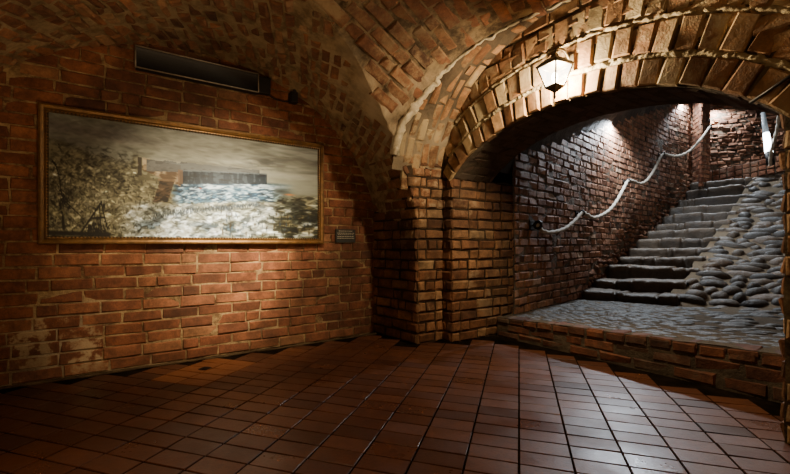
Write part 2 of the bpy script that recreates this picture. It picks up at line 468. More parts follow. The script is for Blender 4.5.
# ------------------------------------------------------------------ arch wall
VC, AW, ZS = 1.80, 1.35, 1.345          # arch centre, half axis, ellipse centre height
AH = .72                                 # rise axis
VL, VR = 3.03, .57                       # jambs
def arch(v, off=0.0):
    t = 1-((v-VC)/(AW+off))**2
    return ZS + (AH+off)*math.sqrt(max(0, t))
ZSP = arch(VL)
TH0 = math.acos((VL-VC)/AW)
def arch_pt(th, off=0.0):
    return VC + (AW+off)*math.cos(th), ZS + (AH+off)*math.sin(th)
def arch_len(n=300, off=0.0):
    th = np.linspace(TH0, math.pi-TH0, n)
    p = np.array([arch_pt(t, off) for t in th])
    s = np.concatenate([[0], np.cumsum(np.hypot(*np.diff(p, axis=0).T))])
    return th, s
U1 = 3.65
UE = 3.30
def build_arch_wall():
    mb = MB()
    # backing: spandrel wall above the opening
    th = np.linspace(TH0, math.pi-TH0, 60)
    rows = []
    for t in th:
        v, z = arch_pt(t)
        vo = VC + (v-VC)*1.12
        rows.append([rough(W(UARCH, lerp(v, vo, k/16), lerp(z, 3.0, k/16)), .008) if k else W(UARCH, v, z) for k in range(17)])
    mb.grid(rows, 1)
    for v0, v1 in ((VL, 3.6), (VR, -1.55)):
        mb.grid([[rough(W(UARCH, lerp(v0, v1, i/20), z), .006) for i in range(21)] for z in np.linspace(-.02, 3.0, 50)], 1)
    # coursed brick of the spandrels, kept clear of the opening
    def clear(v, z, m=.13):
        if z < ZSP: return v > VL+m*.4 or v < VR-m*.9
        if abs(v-VC) > AW+m: return True
        return z > arch(v, m)
    lay(mb, lambda a, b: W(UARCH, a, b), -1.5, 3.35, 1.66, 2.95, .245, .105, .017, .012, keep=lambda a, b: clear(a, b, .3), face_to=ROOM,
        head=.25, jit=.006, ch=.009, smear=lambda c: max(0, mn.noise(c*2))*.5, wander=.01)
    # right pier front
    lay(mb, lambda a, b: W(UARCH, a, b), -1.5, VR, 0, 1.66, .245, .105, .017, .014, face_to=ROOM, head=.25, jit=.006, ch=.009)
    # voussoir rings
    for ring, (off, hgt, step, d) in enumerate(((.0, .175, .124, .03), (.205, .2, .127, .022), (.435, .19, .13, .016))):
        tt, ss = arch_len(off=off+hgt/2)
        n = int(ss[-1]/step)
        for i in range(n):
            s = (i+.5)*ss[-1]/n
            t = float(np.interp(s, ss, tt))
            v, z = arch_pt(t, off+hgt/2)
            if ring and not v < VB+1.26: continue
            if v < VR-.12 and ring: continue
            dv, dz = -(AW+off)*math.sin(t), (AH+off)*math.cos(t)
            tan = W(0, dv, dz).normalized(); n_ = W(-1, 0, 0)
            nor = tan.cross(n_).normalized()
            if nor.z < 0: nor = -nor
            tone = (min(1, max(0, random.gauss(.6, .2))), random.random(), max(0, random.gauss(.1, .35)) if ring else max(0, random.gauss(0, .15)))
            lean = random.uniform(-.03, .03)
            w = ss[-1]/n
            add_brick(mb, W(UARCH, v, z) + nor*random.uniform(-.006, .006)*(1 if ring else 0), (tan + nor*lean).normalized(), nor, n_,
                      w - random.uniform(.013, .026), hgt - random.uniform(.004, .02), d + random.uniform(-.007, .007), 0, tone, .009, .006)
    # rubble mortar squeezed between the rings
    for off, hw in ((.19, .026), (.42, .018)):
        rows = []
        for t in np.linspace(TH0+.02, math.pi-TH0-.02, 420):
            row = []
            for k in range(6):
                q = -1+2*k/5
                v, z = arch_pt(t, off + hw*q*(1+.8*mn.noise(Vector((t*30, k*.3, off*9)))))
                d = .022*(1-abs(q)**3) + .02*mn.noise(Vector((v*22, z*22, off*7))) + .012*mn.noise(Vector((v*60, z*60, 3)))
                row.append(W(UARCH-d, v, z))
            if VR-.1 < row[2].x*-UY+row[2].y*UX < VB+1.22: rows.append(row)
        mb.grid(rows, 2, lambda p: (.5, .5, .25))
    structure(mb.build('wall_right', [M['arch'], M['arch_mortar'], M['arch_lime']]))

    # reveal between the vault edge and the arch wall
    mb = MB()
    vs = list(np.linspace(VB-.55, VB+1.34, 120))
    def rev(v, k):
        return W(lerp(rim_at(v)+.01, UARCH+.02, k), v, zB(v)-.004)
    mb.grid([[rough(rev(v, k/8), .012, 9) for k in range(9)] for v in vs], 1, lambda p: (.5, .5, .3*max(0, mn.noise(p*3)+.3) + .7*sstep(2.5, 1.9, p.z)))
    def S(a, s):
        v = float(np.interp(s, sB, xB)); return W(a, v, float(np.interp(s, sB, zzB)))
    def kp(a, s):
        v = float(np.interp(s, sB, xB)); return v > VB-.3 and rim_at(v)+.07 < a < UARCH-.02
    lay(mb, S, 2.1, 2.75, .02, sB[-1]-.02, .24, .1, .018, .012, rot=math.pi/2, keep=kp, face_to=ROOM, head=.3, jit=.008, ch=.01, drop=.04,
        smear=lambda c: .1+.7*mn.noise(c*4) + (.25 if c.z < 2.2 else 0))
    structure(mb.build('trim_2', [M['arch'], M['pier_mortar']]))

    # soffit of the thick arch
    mb = MB()
    tt, ss = arch_len()
    def off(u): return .008*sstep(UARCH, UE, u)
    def SF(a, s):
        t = float(np.interp(s, ss, tt)); v, z = arch_pt(t, off(a)); return W(a, v, z)
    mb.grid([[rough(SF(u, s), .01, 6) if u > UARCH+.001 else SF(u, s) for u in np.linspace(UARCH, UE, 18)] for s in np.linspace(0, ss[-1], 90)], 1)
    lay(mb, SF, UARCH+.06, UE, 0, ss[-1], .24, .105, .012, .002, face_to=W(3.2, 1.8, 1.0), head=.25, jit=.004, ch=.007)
    # closing face towards the stair
    rows = []
    for t in np.linspace(TH0, math.pi-TH0, 40):
        v, z = arch_pt(t, .008)
        rows.append([W(UE, v, lerp(z, 3.2, k/6)) for k in range(7)])
    mb.grid(rows, 1)
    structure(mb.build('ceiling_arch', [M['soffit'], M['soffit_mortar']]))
build_arch_wall()

# ------------------------------------------------------------------ corner pier and jambs
def build_pier():
    mb = MB()
    PH = .1045
    c0, c1 = (2.325, 3.92), (2.43, 3.18)       # face A
    # backing sheets
    plan = [c0, c1, (2.745, 3.18), (2.745, 3.03), (U1+.02, 3.03)]
    def uh(z): return UA + AA*math.sqrt(max(0, 1-max(0, (z-ZA0)/BA)**2)) + .055
    for (a, b, h) in zip(plan[2:-1], plan[3:], (1.72, 1.66)):
        mb.grid([[rough(W(lerp(a[0], b[0], i/16), lerp(a[1], b[1], i/16), z), .006) if 0 < i < 16 else W(lerp(a[0], b[0], i/16), lerp(a[1], b[1], i/16), z)
                  for i in range(17)] for z in np.linspace(-.02, h, 30)], 1)
    def fa(t, z): return W(min(lerp(c0[0], c1[0], t), uh(z)-.02*(1-t)), lerp(c0[1], c1[1], t), z)
    mb.grid([[fa(i/16, z) for i in range(17)] for z in np.linspace(-.02, 1.9, 60)], 1)
    mb.grid([[W(lerp(min(2.43, uh(z)), 2.745, i/10), 3.18, z) for i in range(11)] for z in np.linspace(-.02, 1.9, 60)], 1)
    def seg(a, b):
        d = math.hypot(b[0]-a[0], b[1]-a[1])
        return d, lambda s, z: W(lerp(a[0], b[0], s/d), lerp(a[1], b[1], s/d), z)
    sme = lambda c: max(0, mn.noise(c*2.6))*.8
    kw = dict(L=.245, H=PH, joint=.017, D=.016, head=.35, jit=.006, ch=.012, smear=sme, Dj=.005, face_to=ROOM)
    d, S = seg(c0, c1); lay(mb, lambda s_, z: fa(s_/d, z), 0, d+.012, 0, 1.88, tone_bias=-.03, **kw)
    d, S = seg(plan[1], plan[2]); kw2 = dict(kw, head=.5); lay(mb, S, -.015, d, 0, 1.36, tone_bias=.1, **kw2)  # return toned lighter: lantern light put into the brick colour
    lay(mb, S, -.36, d, 1.359, 1.88, tone_bias=.12, keep=lambda s_, z: 2.43+s_ > uh(z)+.035, **dict(kw2, L=.15, head=.3, smear=lambda c: .35+.8*mn.noise(c*4)))
    d, S = seg(plan[2], plan[3]); lay(mb, S, 0, d+.012, 0, 1.68, tone_bias=-.15, **dict(kw, L=.15, head=0))  # recess toned darker: its shade put into the brick colour
    d, S = seg(plan[3], plan[4]); lay(mb, S, -.015, d, 0, 1.655, tone_bias=.04, **kw)
    # rough springing course
    path = [rough(p, .01, 12) for p in [W(2.735, 3.14-.1*i/4, 1.665) for i in range(5)] + [W(2.735+.9*i/24, 3.015, 1.665) for i in range(1, 25)]]
    mb.tube(path, [.013+.008*mn.noise(p*12) for p in path], 6, 1, jit=.3)
    structure(mb.build('wall_pier', [M['pier'], M['pier_mortar']]))
    # right jamb (hidden from the photograph's side)
    mb = MB()
    mb.grid([[rough(W(u, VR, z), .006) for u in np.linspace(UARCH, U1+.02, 12)] for z in np.linspace(-.02, ZSP+.02, 30)], 1)
    lay(mb, lambda a, b: W(a, VR, b), UARCH+.012, U1, 0, 1.655, .245, .105, .018, .016, face_to=W(3.2, 1.8, 1), head=.3, jit=.006, ch=.01)
    structure(mb.build('wall_jamb', [M['pier'], M['pier_mortar']]))
build_pier()

# ------------------------------------------------------------------ floor
TA = Vector((.296, .955, 0)); TC = Vector((.955, -.296, 0))
def build_floor():
    mb = MB()
    mb.grid([[W(u, v, -.004) for u in np.linspace(-1.35, 3.7, 40)] for v in np.linspace(-1.55, 3.95, 40)], 1)
    cw, rh = .2355, .123
    tri = []
    for i in range(-16, 20):
        for j in range(-14, 46):
            c = (i+.5)*cw; r = 2.766 + (j-18+.5)*rh
            p = TA*r + TC*c
            u, v = toUV(p.x, p.y)
            if not (-1.2 < u < 3.25 and -1.4 < v < 3.74): continue
            if u > 2.62 and v < .45: continue
            if u > 2.27 and v > 3.12 : continue
            if u > 2.6 and v > 2.96: continue
            if u > 3.17 and v > 2.2: continue
            lit_patch = 2.24 < r < 2.86 and -2.6 < c < -2.1  # lit area by the drain, put into the tile colour as brighter red
            if c < -2.1 and not lit_patch: told = .2
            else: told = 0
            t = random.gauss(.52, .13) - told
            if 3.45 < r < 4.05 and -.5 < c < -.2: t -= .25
            n = Vector((random.gauss(0, .006), random.gauss(0, .006), 1)).normalized()
            tx = (TC - n*TC.dot(n)).normalized(); ty = n.cross(tx)
            g = 1.0 if lit_patch else 0.0
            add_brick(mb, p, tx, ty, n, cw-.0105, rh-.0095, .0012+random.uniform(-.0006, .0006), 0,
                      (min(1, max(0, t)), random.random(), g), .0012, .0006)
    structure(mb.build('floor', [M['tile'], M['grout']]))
    # mortar fillet along the foot of the picture wall
    mb = MB()
    path = [rough(W(u, 3.785+.01*mn.noise(Vector((u*2, 0, 0))), .008), .008, 8) for u in np.linspace(-1.2, 2.3, 90)]
    mb.tube(path, [.012+.006*mn.noise(p*7) for p in path], 6, 0, jit=.3)
    structure(mb.build('baseboard_left', M['rim_dim']))

def tile_mat():
    m, nt, b = newmat('quarry_tile')
    r, g, bl = tone_attr(nt)
    col = ramp(nt, r, [(0, (.022, .010, .006)), (.3, (.062, .022, .011)), (.55, (.10, .034, .0155)), (1, (.15, .054, .023))])
    n1 = noise_tex(nt, 2.2, 5, .65); n2 = noise_tex(nt, 60, 5, .7); n4 = noise_tex(nt, 9, 5, .7)
    col = mix(nt, maprange(nt, n4, .35, .7, 0, .5), col, (.05, .022, .013))
    col = mix(nt, maprange(nt, n2, .45, .7, 0, .35), col, (.02, .012, .008))
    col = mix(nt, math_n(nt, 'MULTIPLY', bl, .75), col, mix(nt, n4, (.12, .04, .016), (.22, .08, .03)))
    nt.links.new(col, b.inputs['Base Color'])
    rr = math_n(nt, 'ADD', maprange(nt, n1, .35, .65, .30, .46), math_n(nt, 'MULTIPLY', math_n(nt, 'SUBTRACT', g, .5), .12))
    nt.links.new(rr, b.inputs['Roughness']); b.inputs['Specular IOR Level'].default_value = .36
    h = math_n(nt, 'ADD', math_n(nt, 'MULTIPLY', n2, .5), n4)
    bump(nt, b, h, .22, .008)
    return m
M['tile'] = tile_mat()
M['grout'] = plain_mat('floor_grout', (.009, .006, .004), 1, 0, .5, 6, 0, 0)
M['rim_dim'] = mortar_mat('skirt_mortar', (.05, .032, .018), (.12, .08, .045), soot=.4)
build_floor()

# ------------------------------------------------------------------ stair geometry
# left and right ends of the thirteen treads: image bearing, image height, distance
Lp = [(578.6,291,5.885),(590,279.7,6.2),(604,265.7,6.6),(614.6,257.6,6.95),(625,248,7.3),(634,239.7,7.6),(644,231,7.9),(652.8,224,8.2),
      (660,215,8.48),(667,208.5,8.73),(675,199.7,8.95),(683,190.6,9.13),(688,183,9.3)]
Rp = [(679.6,296,5.2),(686.5,283,5.55),(703,268,5.9),(706,256.4,6.2),(713,246.7,6.48),(721.5,237,6.75),(727.5,226.5,7.0),(733,220,7.25),
      (739,210,7.5),(743,202,7.72),(750,192.7,7.93),(754,183.6,8.13),(760,176,8.33)]
SL = [depth_pt(*p) for p in Lp]; SR = [depth_pt(*p) for p in Rp]
J0 = W(U1, 3.0)                                     # where the jamb ends and the stair wall begins
wall_plan = [Vector((J0.x, J0.y))] + [Vector((p.x, p.y)) for p in SL] + [Vector((7.02, 9.5))]
wl = [0.0]
for a, b in zip(wall_plan[:-1], wall_plan[1:]): wl.append(wl[-1] + (b-a).length)
def wpath(s):
    x = float(np.interp(s, wl, [p.x for p in wall_plan])); y = float(np.interp(s, wl, [p.y for p in wall_plan]))
    if s > wl[-1]:
        d = (wall_plan[-1]-wall_plan[-2]).normalized()*(s-wl[-1]); x += d.x; y += d.y
    if s < 0:
        d = (wall_plan[1]-wall_plan[0]).normalized()*s; x += d.x; y += d.y
    return Vector((x, y, 0))
def wnorm(s):
    d = wpath(s+.15)-wpath(s-.15); d.normalize(); return Vector((d.y, -d.x, 0))
def vault_spring(s): return 1.88 + .325*s
def stair_z(s):
    return float(np.interp(s, wl[1:14], [p.z for p in SL]))

def build_stair_walls():
    mb = MB()
    Ls = wl[-1]
    mb.grid([[rough(wpath(s) + Vector((0, 0, z)), .015, 5) for s in np.linspace(-.02, Ls, 90)] for z in np.linspace(-.02, 5.2, 70)], 1)
    def kp(s, z): return z < vault_spring(s)+.35
    def rubble(s, z): return z < stair_z(s) + .62*sstep(1.2, 3.2, s) - .3 + .35*mn.noise(Vector((s*1.6, z*1.6, 0))) and s > 1.3
    S = lambda a, b: wpath(a) + Vector((0, 0, b))
    lay(mb, S, .0, Ls, .1, 5.1,   .23, .098, .016, .008, keep=lambda s, z: kp(s, z) and not rubble(s, z), face_to=Vector((5, 4.5, 2)),
        head=.35, jit=.004, ch=.009, wander=.02, smear=lambda c: max(0, mn.noise(c*2.2))*.6, Dj=.005)
    lay(mb, S, .0, Ls, .1, 3.6, .17, .085, .02, .02, keep=lambda s, z: rubble(s, z) and z > stair_z(s)-.4, face_to=Vector((5, 4.5, 2)),
        head=.5, jit=.016, ch=.018, wander=.07, tone_bias=-.02, smear=lambda c: max(0, mn.noise(c*5))*.9, drop=.10, Dj=.02)
    structure(mb.build('wall_stair_left', [M['stairwall'], M['stairwall_mortar']]))

    # wall on the right of the stair (outside the photograph)
    mb = MB()
    R0 = W(U1, VR-.02); R1 = Vector((10.0, 8.4, 0))
    mb.grid([[rough(lerp(R0, R1, i/40) + Vector((0, 0, z)), .015) for i in range(41)] for z in np.linspace(-.02, 5.4, 40)], 1)
    d = (R1-R0).length
    lay(mb, lambda a, b: lerp(R0, R1, a/d) + Vector((0, 0, b)), 0, d, .2, 3.6, .24, .1, .018, .012, face_to=Vector((5, 6.5, 2)), head=.3, jit=.006, ch=.01)
    structure(mb.build('wall_stair_right', [M['stairwall'], M['stairwall_mortar']]))

    # rough wall closing the head of the stair
    mb = MB()
    E0 = Vector((7.0, 10.15, 0)); E1 = Vector((10.2, 8.9, 0)); d = (E1-E0).length
    S = lambda a, b: lerp(E0, E1, a/d) + Vector((0, 0, b)) + Vector((-.3, -.8, 0))*(.10*math.sin(a*1.7))
    mb.grid([[rough(S(a, z), .03, 4) for a in np.linspace(-.3, d, 40)] for z in np.linspace(2.0, 5.4, 40)], 1)
    lay(mb, S, -.2, d, 2.2, 5.2, .19, .09, .018, .02, face_to=Vector((5, 5, 3)), head=.4, jit=.016, ch=.014, wander=.05,
        smear=lambda c: max(0, mn.noise(c*3))*.8, Dj=.022, tone_bias=-.05)
    structure(mb.build('wall_stair_end', [M['stairwall'], M['stairwall_mortar']]))

    # brick post at the head of the stair
    mb = MB()
    C = Vector((.765*9.05, 9.05, 0)); Lb = Vector((.745*9.5, 9.5, 0)); Rb = Vector((.7875*9.22, 9.22, 0))
    for a, b in ((Lb, C), (C, Rb)):
        dd = (b-a).length
        S = lambda s, z, a=a, b=b, dd=dd: lerp(a, b, s/dd) + Vector((0, 0, z))
        mb.grid([[S(s, z) for s in np.linspace(0, dd, 4)] for z in np.linspace(2.2, 5.3, 10)], 1)
        lay(mb, S, -.01, dd+.01, 2.3, 5.3, .24, .1, .014, .012, face_to=Vector((5.5, 5, 3)), head=.5, jit=.005, ch=.009, tone_bias=.1)
    structure(mb.build('trim_3', [M['kerb'], M['stairwall_mortar']]))

    # stepped brick vault climbing over the stair
    mb = MB()
    d2 = (R1-R0).length
    nst = 26; prev = None
    for k in range(-1, nst):
        s0, s1 = k*.32-.06, (k+1)*.32
        zk = vault_spring(s0) + .03
        f0, f1 = s0/8.2, s1/8.2
        arcs = []
        for s, f in ((s0, f0), (s1, f1)):
            A = wpath(s) - wnorm(s)*.04; B = lerp(R0, R1, min(1, f))
            arc = []
            for i in range(33):
                t = i/32; x = 2*t-1
                q = lerp(A, B, t); q.z = zk + .75*math.sqrt(max(0, 1-x*x))
                arc.append(rough(q, .02, 6) if 0 < i < 32 else q)
            arcs.append(arc)
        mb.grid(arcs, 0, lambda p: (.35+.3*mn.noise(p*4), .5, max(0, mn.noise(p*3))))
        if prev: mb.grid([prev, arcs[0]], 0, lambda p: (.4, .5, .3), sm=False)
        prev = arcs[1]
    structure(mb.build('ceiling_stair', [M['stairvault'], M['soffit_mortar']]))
build_stair_walls()

# ---- landing in front of the steps
M['paving'] = stone_mat('landing_paving', [(0, (.018, .016, .014)), (.35, (.03, .027, .023)), (.65, (.045, .039, .032)), (1, (.068, .055, .042))], dust=(.1,.08,.06), dust_amt=.3, rough=.5, spec=.35)
M['paving_bed'] = mortar_mat('paving_bed', (.03, .02, .012), (.068, .045, .027), soot=.2)
M['cobble'] = stone_mat('cobble_stone', [(0, (.014, .012, .010)), (.35, (.034, .027, .020)), (.65, (.062, .046, .031)), (1, (.12, .075, .042))], dust=(.075,.056,.038), dust_amt=.3, rough=.5, spec=.35, bmp=.8)
M['step'] = stone_mat('worn_step_stone', [(0, (.01, .008, .006)), (.35, (.022, .016, .011)), (.65, (.042, .031, .021)), (1, (.08, .058, .038))], dust=(.115, .075, .043), dust_amt=.85, rough=.5, spec=.45)

FL, FR = (3.36, 2.99), (3.43, .5)
def front(t): return lerp(FL[0], FR[0], t), lerp(FL[1], FR[1], t)
def front_z(t): return lerp(.205, .315, t)
def back_pt(t):
    # from the wall foot at the first step, along it, then on to the foot of the ramp
    if t < .55:
        q = t/.55; p = lerp(SL[0], SR[0], q); return Vector((p.x, p.y, lerp(.19, .185, q)))
    q = (t-.55)/.45; d = (SR[0]-SL[0]); d.z = 0; d.normalize()
    p = SR[0] + d*1.95*q; return Vector((p.x, p.y, .185+.11*q))
def land(t, k):
    u, v = front(t); a = W(u, v, front_z(t)); b = back_pt(t)
    return lerp(a, b, k)
def add_stone(mb, c, ex, ey, ez, tone, m=0):
    # flattened irregular dome, sunk in its bed
    n, rings = 10, 4
    ph = random.uniform(0, 6.28); sd = Vector((random.random()*50, 0, 0))
    rows = []
    for i in range(rings):
        e = (i/(rings-.4))*math.pi/2
        row = []
        for k in range(n):
            a = -2*math.pi*k/n
            rr = 1 + .4*mn.noise(Vector((math.cos(a)*1.2, math.sin(a)*1.2, 0))+sd)
            w = math.cos(e)**.6
            row.append(c + ex*math.cos(a)*w*rr + ey*math.sin(a)*w*rr + ez*(math.sin(e)*1.0 - .3)*(1+.25*mn.noise(Vector((math.cos(a), math.sin(a), e))+sd)))
        rows.append(row)
    ids = mb.grid(rows, m, lambda _: tone, True, True)
    top = mb.vert(c + ez*.72, tone)
    for k in range(n): mb.face((ids[-1][(k+1) % n], ids[-1][k], top), m, True)

landing = thing('stair_landing', 'low cobbled landing with a brick kerb at the foot of the stairs', 'landing', loc=W(3.4, 1.8, 0))
def build_landing():
    mb = MB()
    mb.grid([[rough(land(t, k), .012, 5) for t in np.linspace(0, 1, 50)] for k in np.linspace(0, 1, 40)], 1, lambda p: (.5, .5, .2))
    # small worn setts
    rows = 30
    for i in range(rows):
        k = .045 + (i+.5)/rows*.955
        a, b = land(0, k), land(1, k); wdt = (b-a).length
        n = int(wdt/.15)
        for j in range(n):
            t = (j+.5+random.uniform(-.25, .25)+(.5 if i % 2 else 0))/n
            if t > 1: continue
            big = sstep(.5, .8, t)*sstep(.15, .5, k)
            if big > .35 and (i % 2 or random.random() < .3): continue
            c = rough(land(t, k), .012, 5)
            ex = (land(min(1, t+.02), k)-land(t-.02, k)).normalized(); ey = (land(t, min(1, k+.02))-land(t, k-.02)).normalized()
            ez = ex.cross(ey).normalized(); ez = ez if ez.z > 0 else -ez
            sz = lerp(.062, .115, big)*random.uniform(.75, 1.25)
            add_stone(mb, c, ex*sz, ey*sz*.62, ez*lerp(.007, .035, big), (random.random(), .5, random.random()*.7), 0)
    part(mb, 'paving', [M['paving'], M['paving_bed']], landing)
    mb = MB()
    d = math.hypot(FR[0]-FL[0], FR[1]-FL[1])
    mb.grid([[W(*front(t), front_z(t)*k-.02*(1-k)) for t in np.linspace(0, 1, 20)] for k in (0, .5, 1)], 1)
    # two stretcher courses and a header course on edge
    for (z0, z1, l, hd) in ((.0, .34, .25, .2), (.34, .70, .25, .2), (.70, 1.0, .165, .0)):
        n = int(d/l)
        for j in range(n):
            t0 = (j + random.uniform(-.02, .02) + (.5 if z0 == .34 else 0))/n; t1 = min(1.0, t0 + 1/n)
            if t1 - t0 < .3/n: continue
            tm = (t0+t1)/2; fz = front_z(tm)
            c = W(*front(tm), fz*(z0+z1)/2)
            jt = .003 if z1 == 1 else .005
            tx = W(FR[0]-FL[0], FR[1]-FL[1], (front_z(1)-front_z(0))*(z0+z1)/2).normalized(); nn = W(-1, -.03, 0).normalized()
            add_brick(mb, c, tx, Vector((0, 0, 1)), nn, (t1-t0)*d-.016, fz*(z1-z0)-.012, .012+random.uniform(-.005, .005)-(.0 if z1 == 1 else .008), 0,
                      (min(1, max(0, random.gauss(.32, .17))), .5, max(0, random.gauss(.05, .2))), .011, jt)
            if z1 == 1:
                ct = W(front(tm)[0]+.068, front(tm)[1], fz-.006)
                ty = W(1, 0, 0); nz = tx.cross(ty).normalized(); nz = nz if nz.z > 0 else -nz
                add_brick(mb, ct, tx, ty, nz, (t1-t0)*d-.016, .15, .008+random.uniform(-.004, .004), 0,
                          (min(1, max(0, random.gauss(.25, .15))), .5, .5*random.random()), .011, .006)
    part(mb, 'kerb', [M['kerb'], M['soffit_mortar']], landing)
build_landing()

# ---- steps
stair = thing('staircase', 'worn stone staircase of thirteen dusty steps climbing beside the rope', 'stairs', loc=(SL[0]+SR[0])/2 - Vector((0, 0, .2)))
def build_steps():
    for k in range(13):
        a, b = SL[k].copy(), SR[k].copy()
        d = (b-a).normalized()
        a = a - d*(-.03) ; 
        if k < 12: an, bn = SL[k+1], SR[k+1]
        else:
            sh = Vector((.28, .30, 0)); an, bn = SL[k]+sh, SR[k]+sh
        zlo_a = (SL[k-1].z-.03) if k else .15; zlo_b = (SR[k-1].z-.03) if k else .14
        mb = MB(); rows = []
        nx = 72
        sd = Vector((k*3.1, k*1.7, 0))
        fw = Vector((-(b-a).y, (b-a).x, 0)).normalized()
        if fw.y < 0: fw = -fw
        brk = sorted(random.uniform(.15, .9) for _ in range(3)); brkoff = [random.uniform(-1, 1) for _ in range(5)]
        for i in range(nx+1):
            t = i/nx
            n0 = lerp(a, b, t); n1 = lerp(an, bn, t); zl = lerp(zlo_a, zlo_b, t)
            q = n0 + Vector((0, 0, .012*mn.noise(Vector((t*5, k, 0))))) - fw*(.025*mn.noise(Vector((t*4, k, 5))))
            # stone joints and rounded ends
            jn = min(abs(t-x) for x in brk); notch = .022*math.exp(-(jn/.014)**2) + .02*brkoff[sum(1 for x in brk if t > x)]
            endr = .05*(1-sstep(0, .035, min(t, 1-t)))
            top = q.z - notch - endr*.6
            q = q + fw*(notch + endr)
            prof = []
            bk = Vector((n1.x, n1.y, top+.0)) + fw*.06
            prof.append(Vector((bk.x, bk.y, top-.01)))
            prof.append(lerp(Vector((q.x, q.y, top)), Vector((bk.x, bk.y, top)), .6))
            prof.append(Vector((q.x, q.y, top)) + fw*.09)
            R = .04
            for an_ in (80, 55, 30, 5):
                r = math.radians(an_)
                prof.append(Vector((q.x, q.y, top-R)) + fw*(R*(1-math.cos(r))) + Vector((0, 0, R*math.sin(r))))
            h = top - R - zl
            for g in (.3, .65, 1.0):
                prof.append(Vector((q.x, q.y, top-R-h*g)) + fw*(.018*g + .012*mn.noise(Vector((t*7, g*2, k)))))
            prof = [rough(rough(p + sd, .013, 4), .009, 15) - sd for p in prof]
            rows.append(prof)
        tseg = [random.random() for _ in range(5)]
        base = np.array([a.x, a.y])
        L = (b-a).length
        def tone(p):
            t = ((p.x-a.x)*(b.x-a.x)+(p.y-a.y)*(b.y-a.y))/(L*L)
            j = sum(1 for x in brk if t > x)
            topness = sstep(-.07, -.015, p.z - lerp(a.z, b.z, min(1, max(0, t))))
            return (tseg[j]*.8+.02+.15*topness, .5, .25+.75*topness if k > 1 else .1+.55*topness)
        ids = mb.grid(rows, 0, tone)
        for e in (0, -1):
            mb.face(ids[e] if e else ids[e][::-1], 0, True)
        part(mb, 'step', M['step'], stair)
build_steps()

# ---- cobbled ramp to the right of the steps
ramp_t = thing('cobbled_ramp', 'sloping bank of rounded cobbles rising to the right of the steps', 'cobbled ramp', loc=SR[0]-Vector((0, 0, .2)))
def build_ramp():
    mb = MB()
    Ls = [0.0]
    base = []
    for k in range(13):
        p = SR[k].copy(); d = SR[k]-SL[k]; d.z = 0; d.normalize(); base.append((p, d))
        if k: Ls.append(Ls[-1] + (base[k][0]-base[k-1][0]).length)
    p0 = SR[0] - (SR[1]-SR[0]).normalized()*.12
    def rs(s, w):
        f = [np.interp(s, Ls, [getattr(b[0], c) for b in base]) for c in 'xyz']
        g = [np.interp(s, Ls, [getattr(b[1], c) for b in base]) for c in 'xy']
        p = Vector(f) + Vector((g[0], g[1], 0)).normalized()*w
        p.z += -.085 - .03*sstep(0, .3, w) + .06*sstep(.5, 1.4, w) - .06*sstep(.5, 0, s)
        return p
    mb.grid([[rough(rs(s, w), .02, 5) for w in np.linspace(-.15, 1.95, 30)] for s in np.linspace(0, Ls[-1]+.0, 60)], 1, lambda p: (.5, .5, .35))
    s = .06
    while s < Ls[-1]:
        dep = random.uniform(.13, .21)
        w = random.uniform(-.1, .04)
        while w < 1.9:
            wd = random.choice((.14, .2, .27, .34, .42))*random.uniform(.85, 1.15)
            c = rough(rs(s+random.uniform(-.04, .04), w+wd/2), .02, 5)
            ex = (rs(s, w+wd/2+.03)-rs(s, w+wd/2-.03)).normalized()
            ey = (rs(min(Ls[-1], s+.05), w)-rs(max(0, s-.05), w)).normalized()
            ez = ex.cross(ey).normalized(); ez = ez if ez.z > 0 else -ez
            if random.random() > .05:
                an = random.uniform(-.25, .25)
                e1 = ex*math.cos(an)+ey*math.sin(an); e2 = ey*math.cos(an)-ex*math.sin(an)
                add_stone(mb, c, e1*wd*.53, e2*dep*random.uniform(.52, .66), ez*random.uniform(.05, .105), (random.random()**1.3, .5, random.random()), 0)
            w += wd + .015
        s += dep
    part(mb, 'cobbles', [M['cobble'], M['paving_bed']], ramp_t)
build_ramp()

# ---- kerb at the head of the stair
kerb_t = thing('brick_kerb', 'low brick kerb running behind the topmost step', 'kerb', loc=(7.5, 9.0, 2.4))
def build_top_kerb():
    mb = MB()
    K0 = Vector((7.05, 9.5, 0)); K1 = Vector((8.75, 7.5, 0)); d = (K1-K0).length
    tx = (K1-K0).normalized(); n = Vector((-tx.y, tx.x, 0)); n = n if n.y < 0 else -n
    n = Vector((tx.y, -tx.x, 0)); n = n if n.dot(Vector((0, 0, 0))-K0) > 0 else -n
    zt = lambda t: lerp(2.62, 3.02, t); zb = lambda t: lerp(2.3, 2.4, t)
    mb.grid([[K0.lerp(K1, t)+Vector((0, 0, lerp(zb(t), zt(t), k))) for t in np.linspace(0, 1, 12)] for k in (0, 1)] , 1)
    mb.grid([[K0.lerp(K1, t)+Vector((0, 0, zt(t)))-n*w for t in np.linspace(0, 1, 12)] for w in (0, .9)], 1)
    N_ = int(d/.13)
    for row in range(3):
        for j in range(N_):
            t = (j+.5)/N_
            hh = .12
            c = K0.lerp(K1, t) + Vector((0, 0, zt(t)-hh*(row+.5)))
            add_brick(mb, c, (tx*d + Vector((0, 0, .4))).normalized(), Vector((0, 0, 1)), n, d/N_-.018, hh-.016, .03+random.uniform(-.01, .01), 0,
                      (min(1, max(0, random.gauss(.5, .2))), .5, .2), .012, .008)
    part(mb, 'brickwork', [M['kerb'], M['stairwall_mortar']], kerb_t)
build_top_kerb()

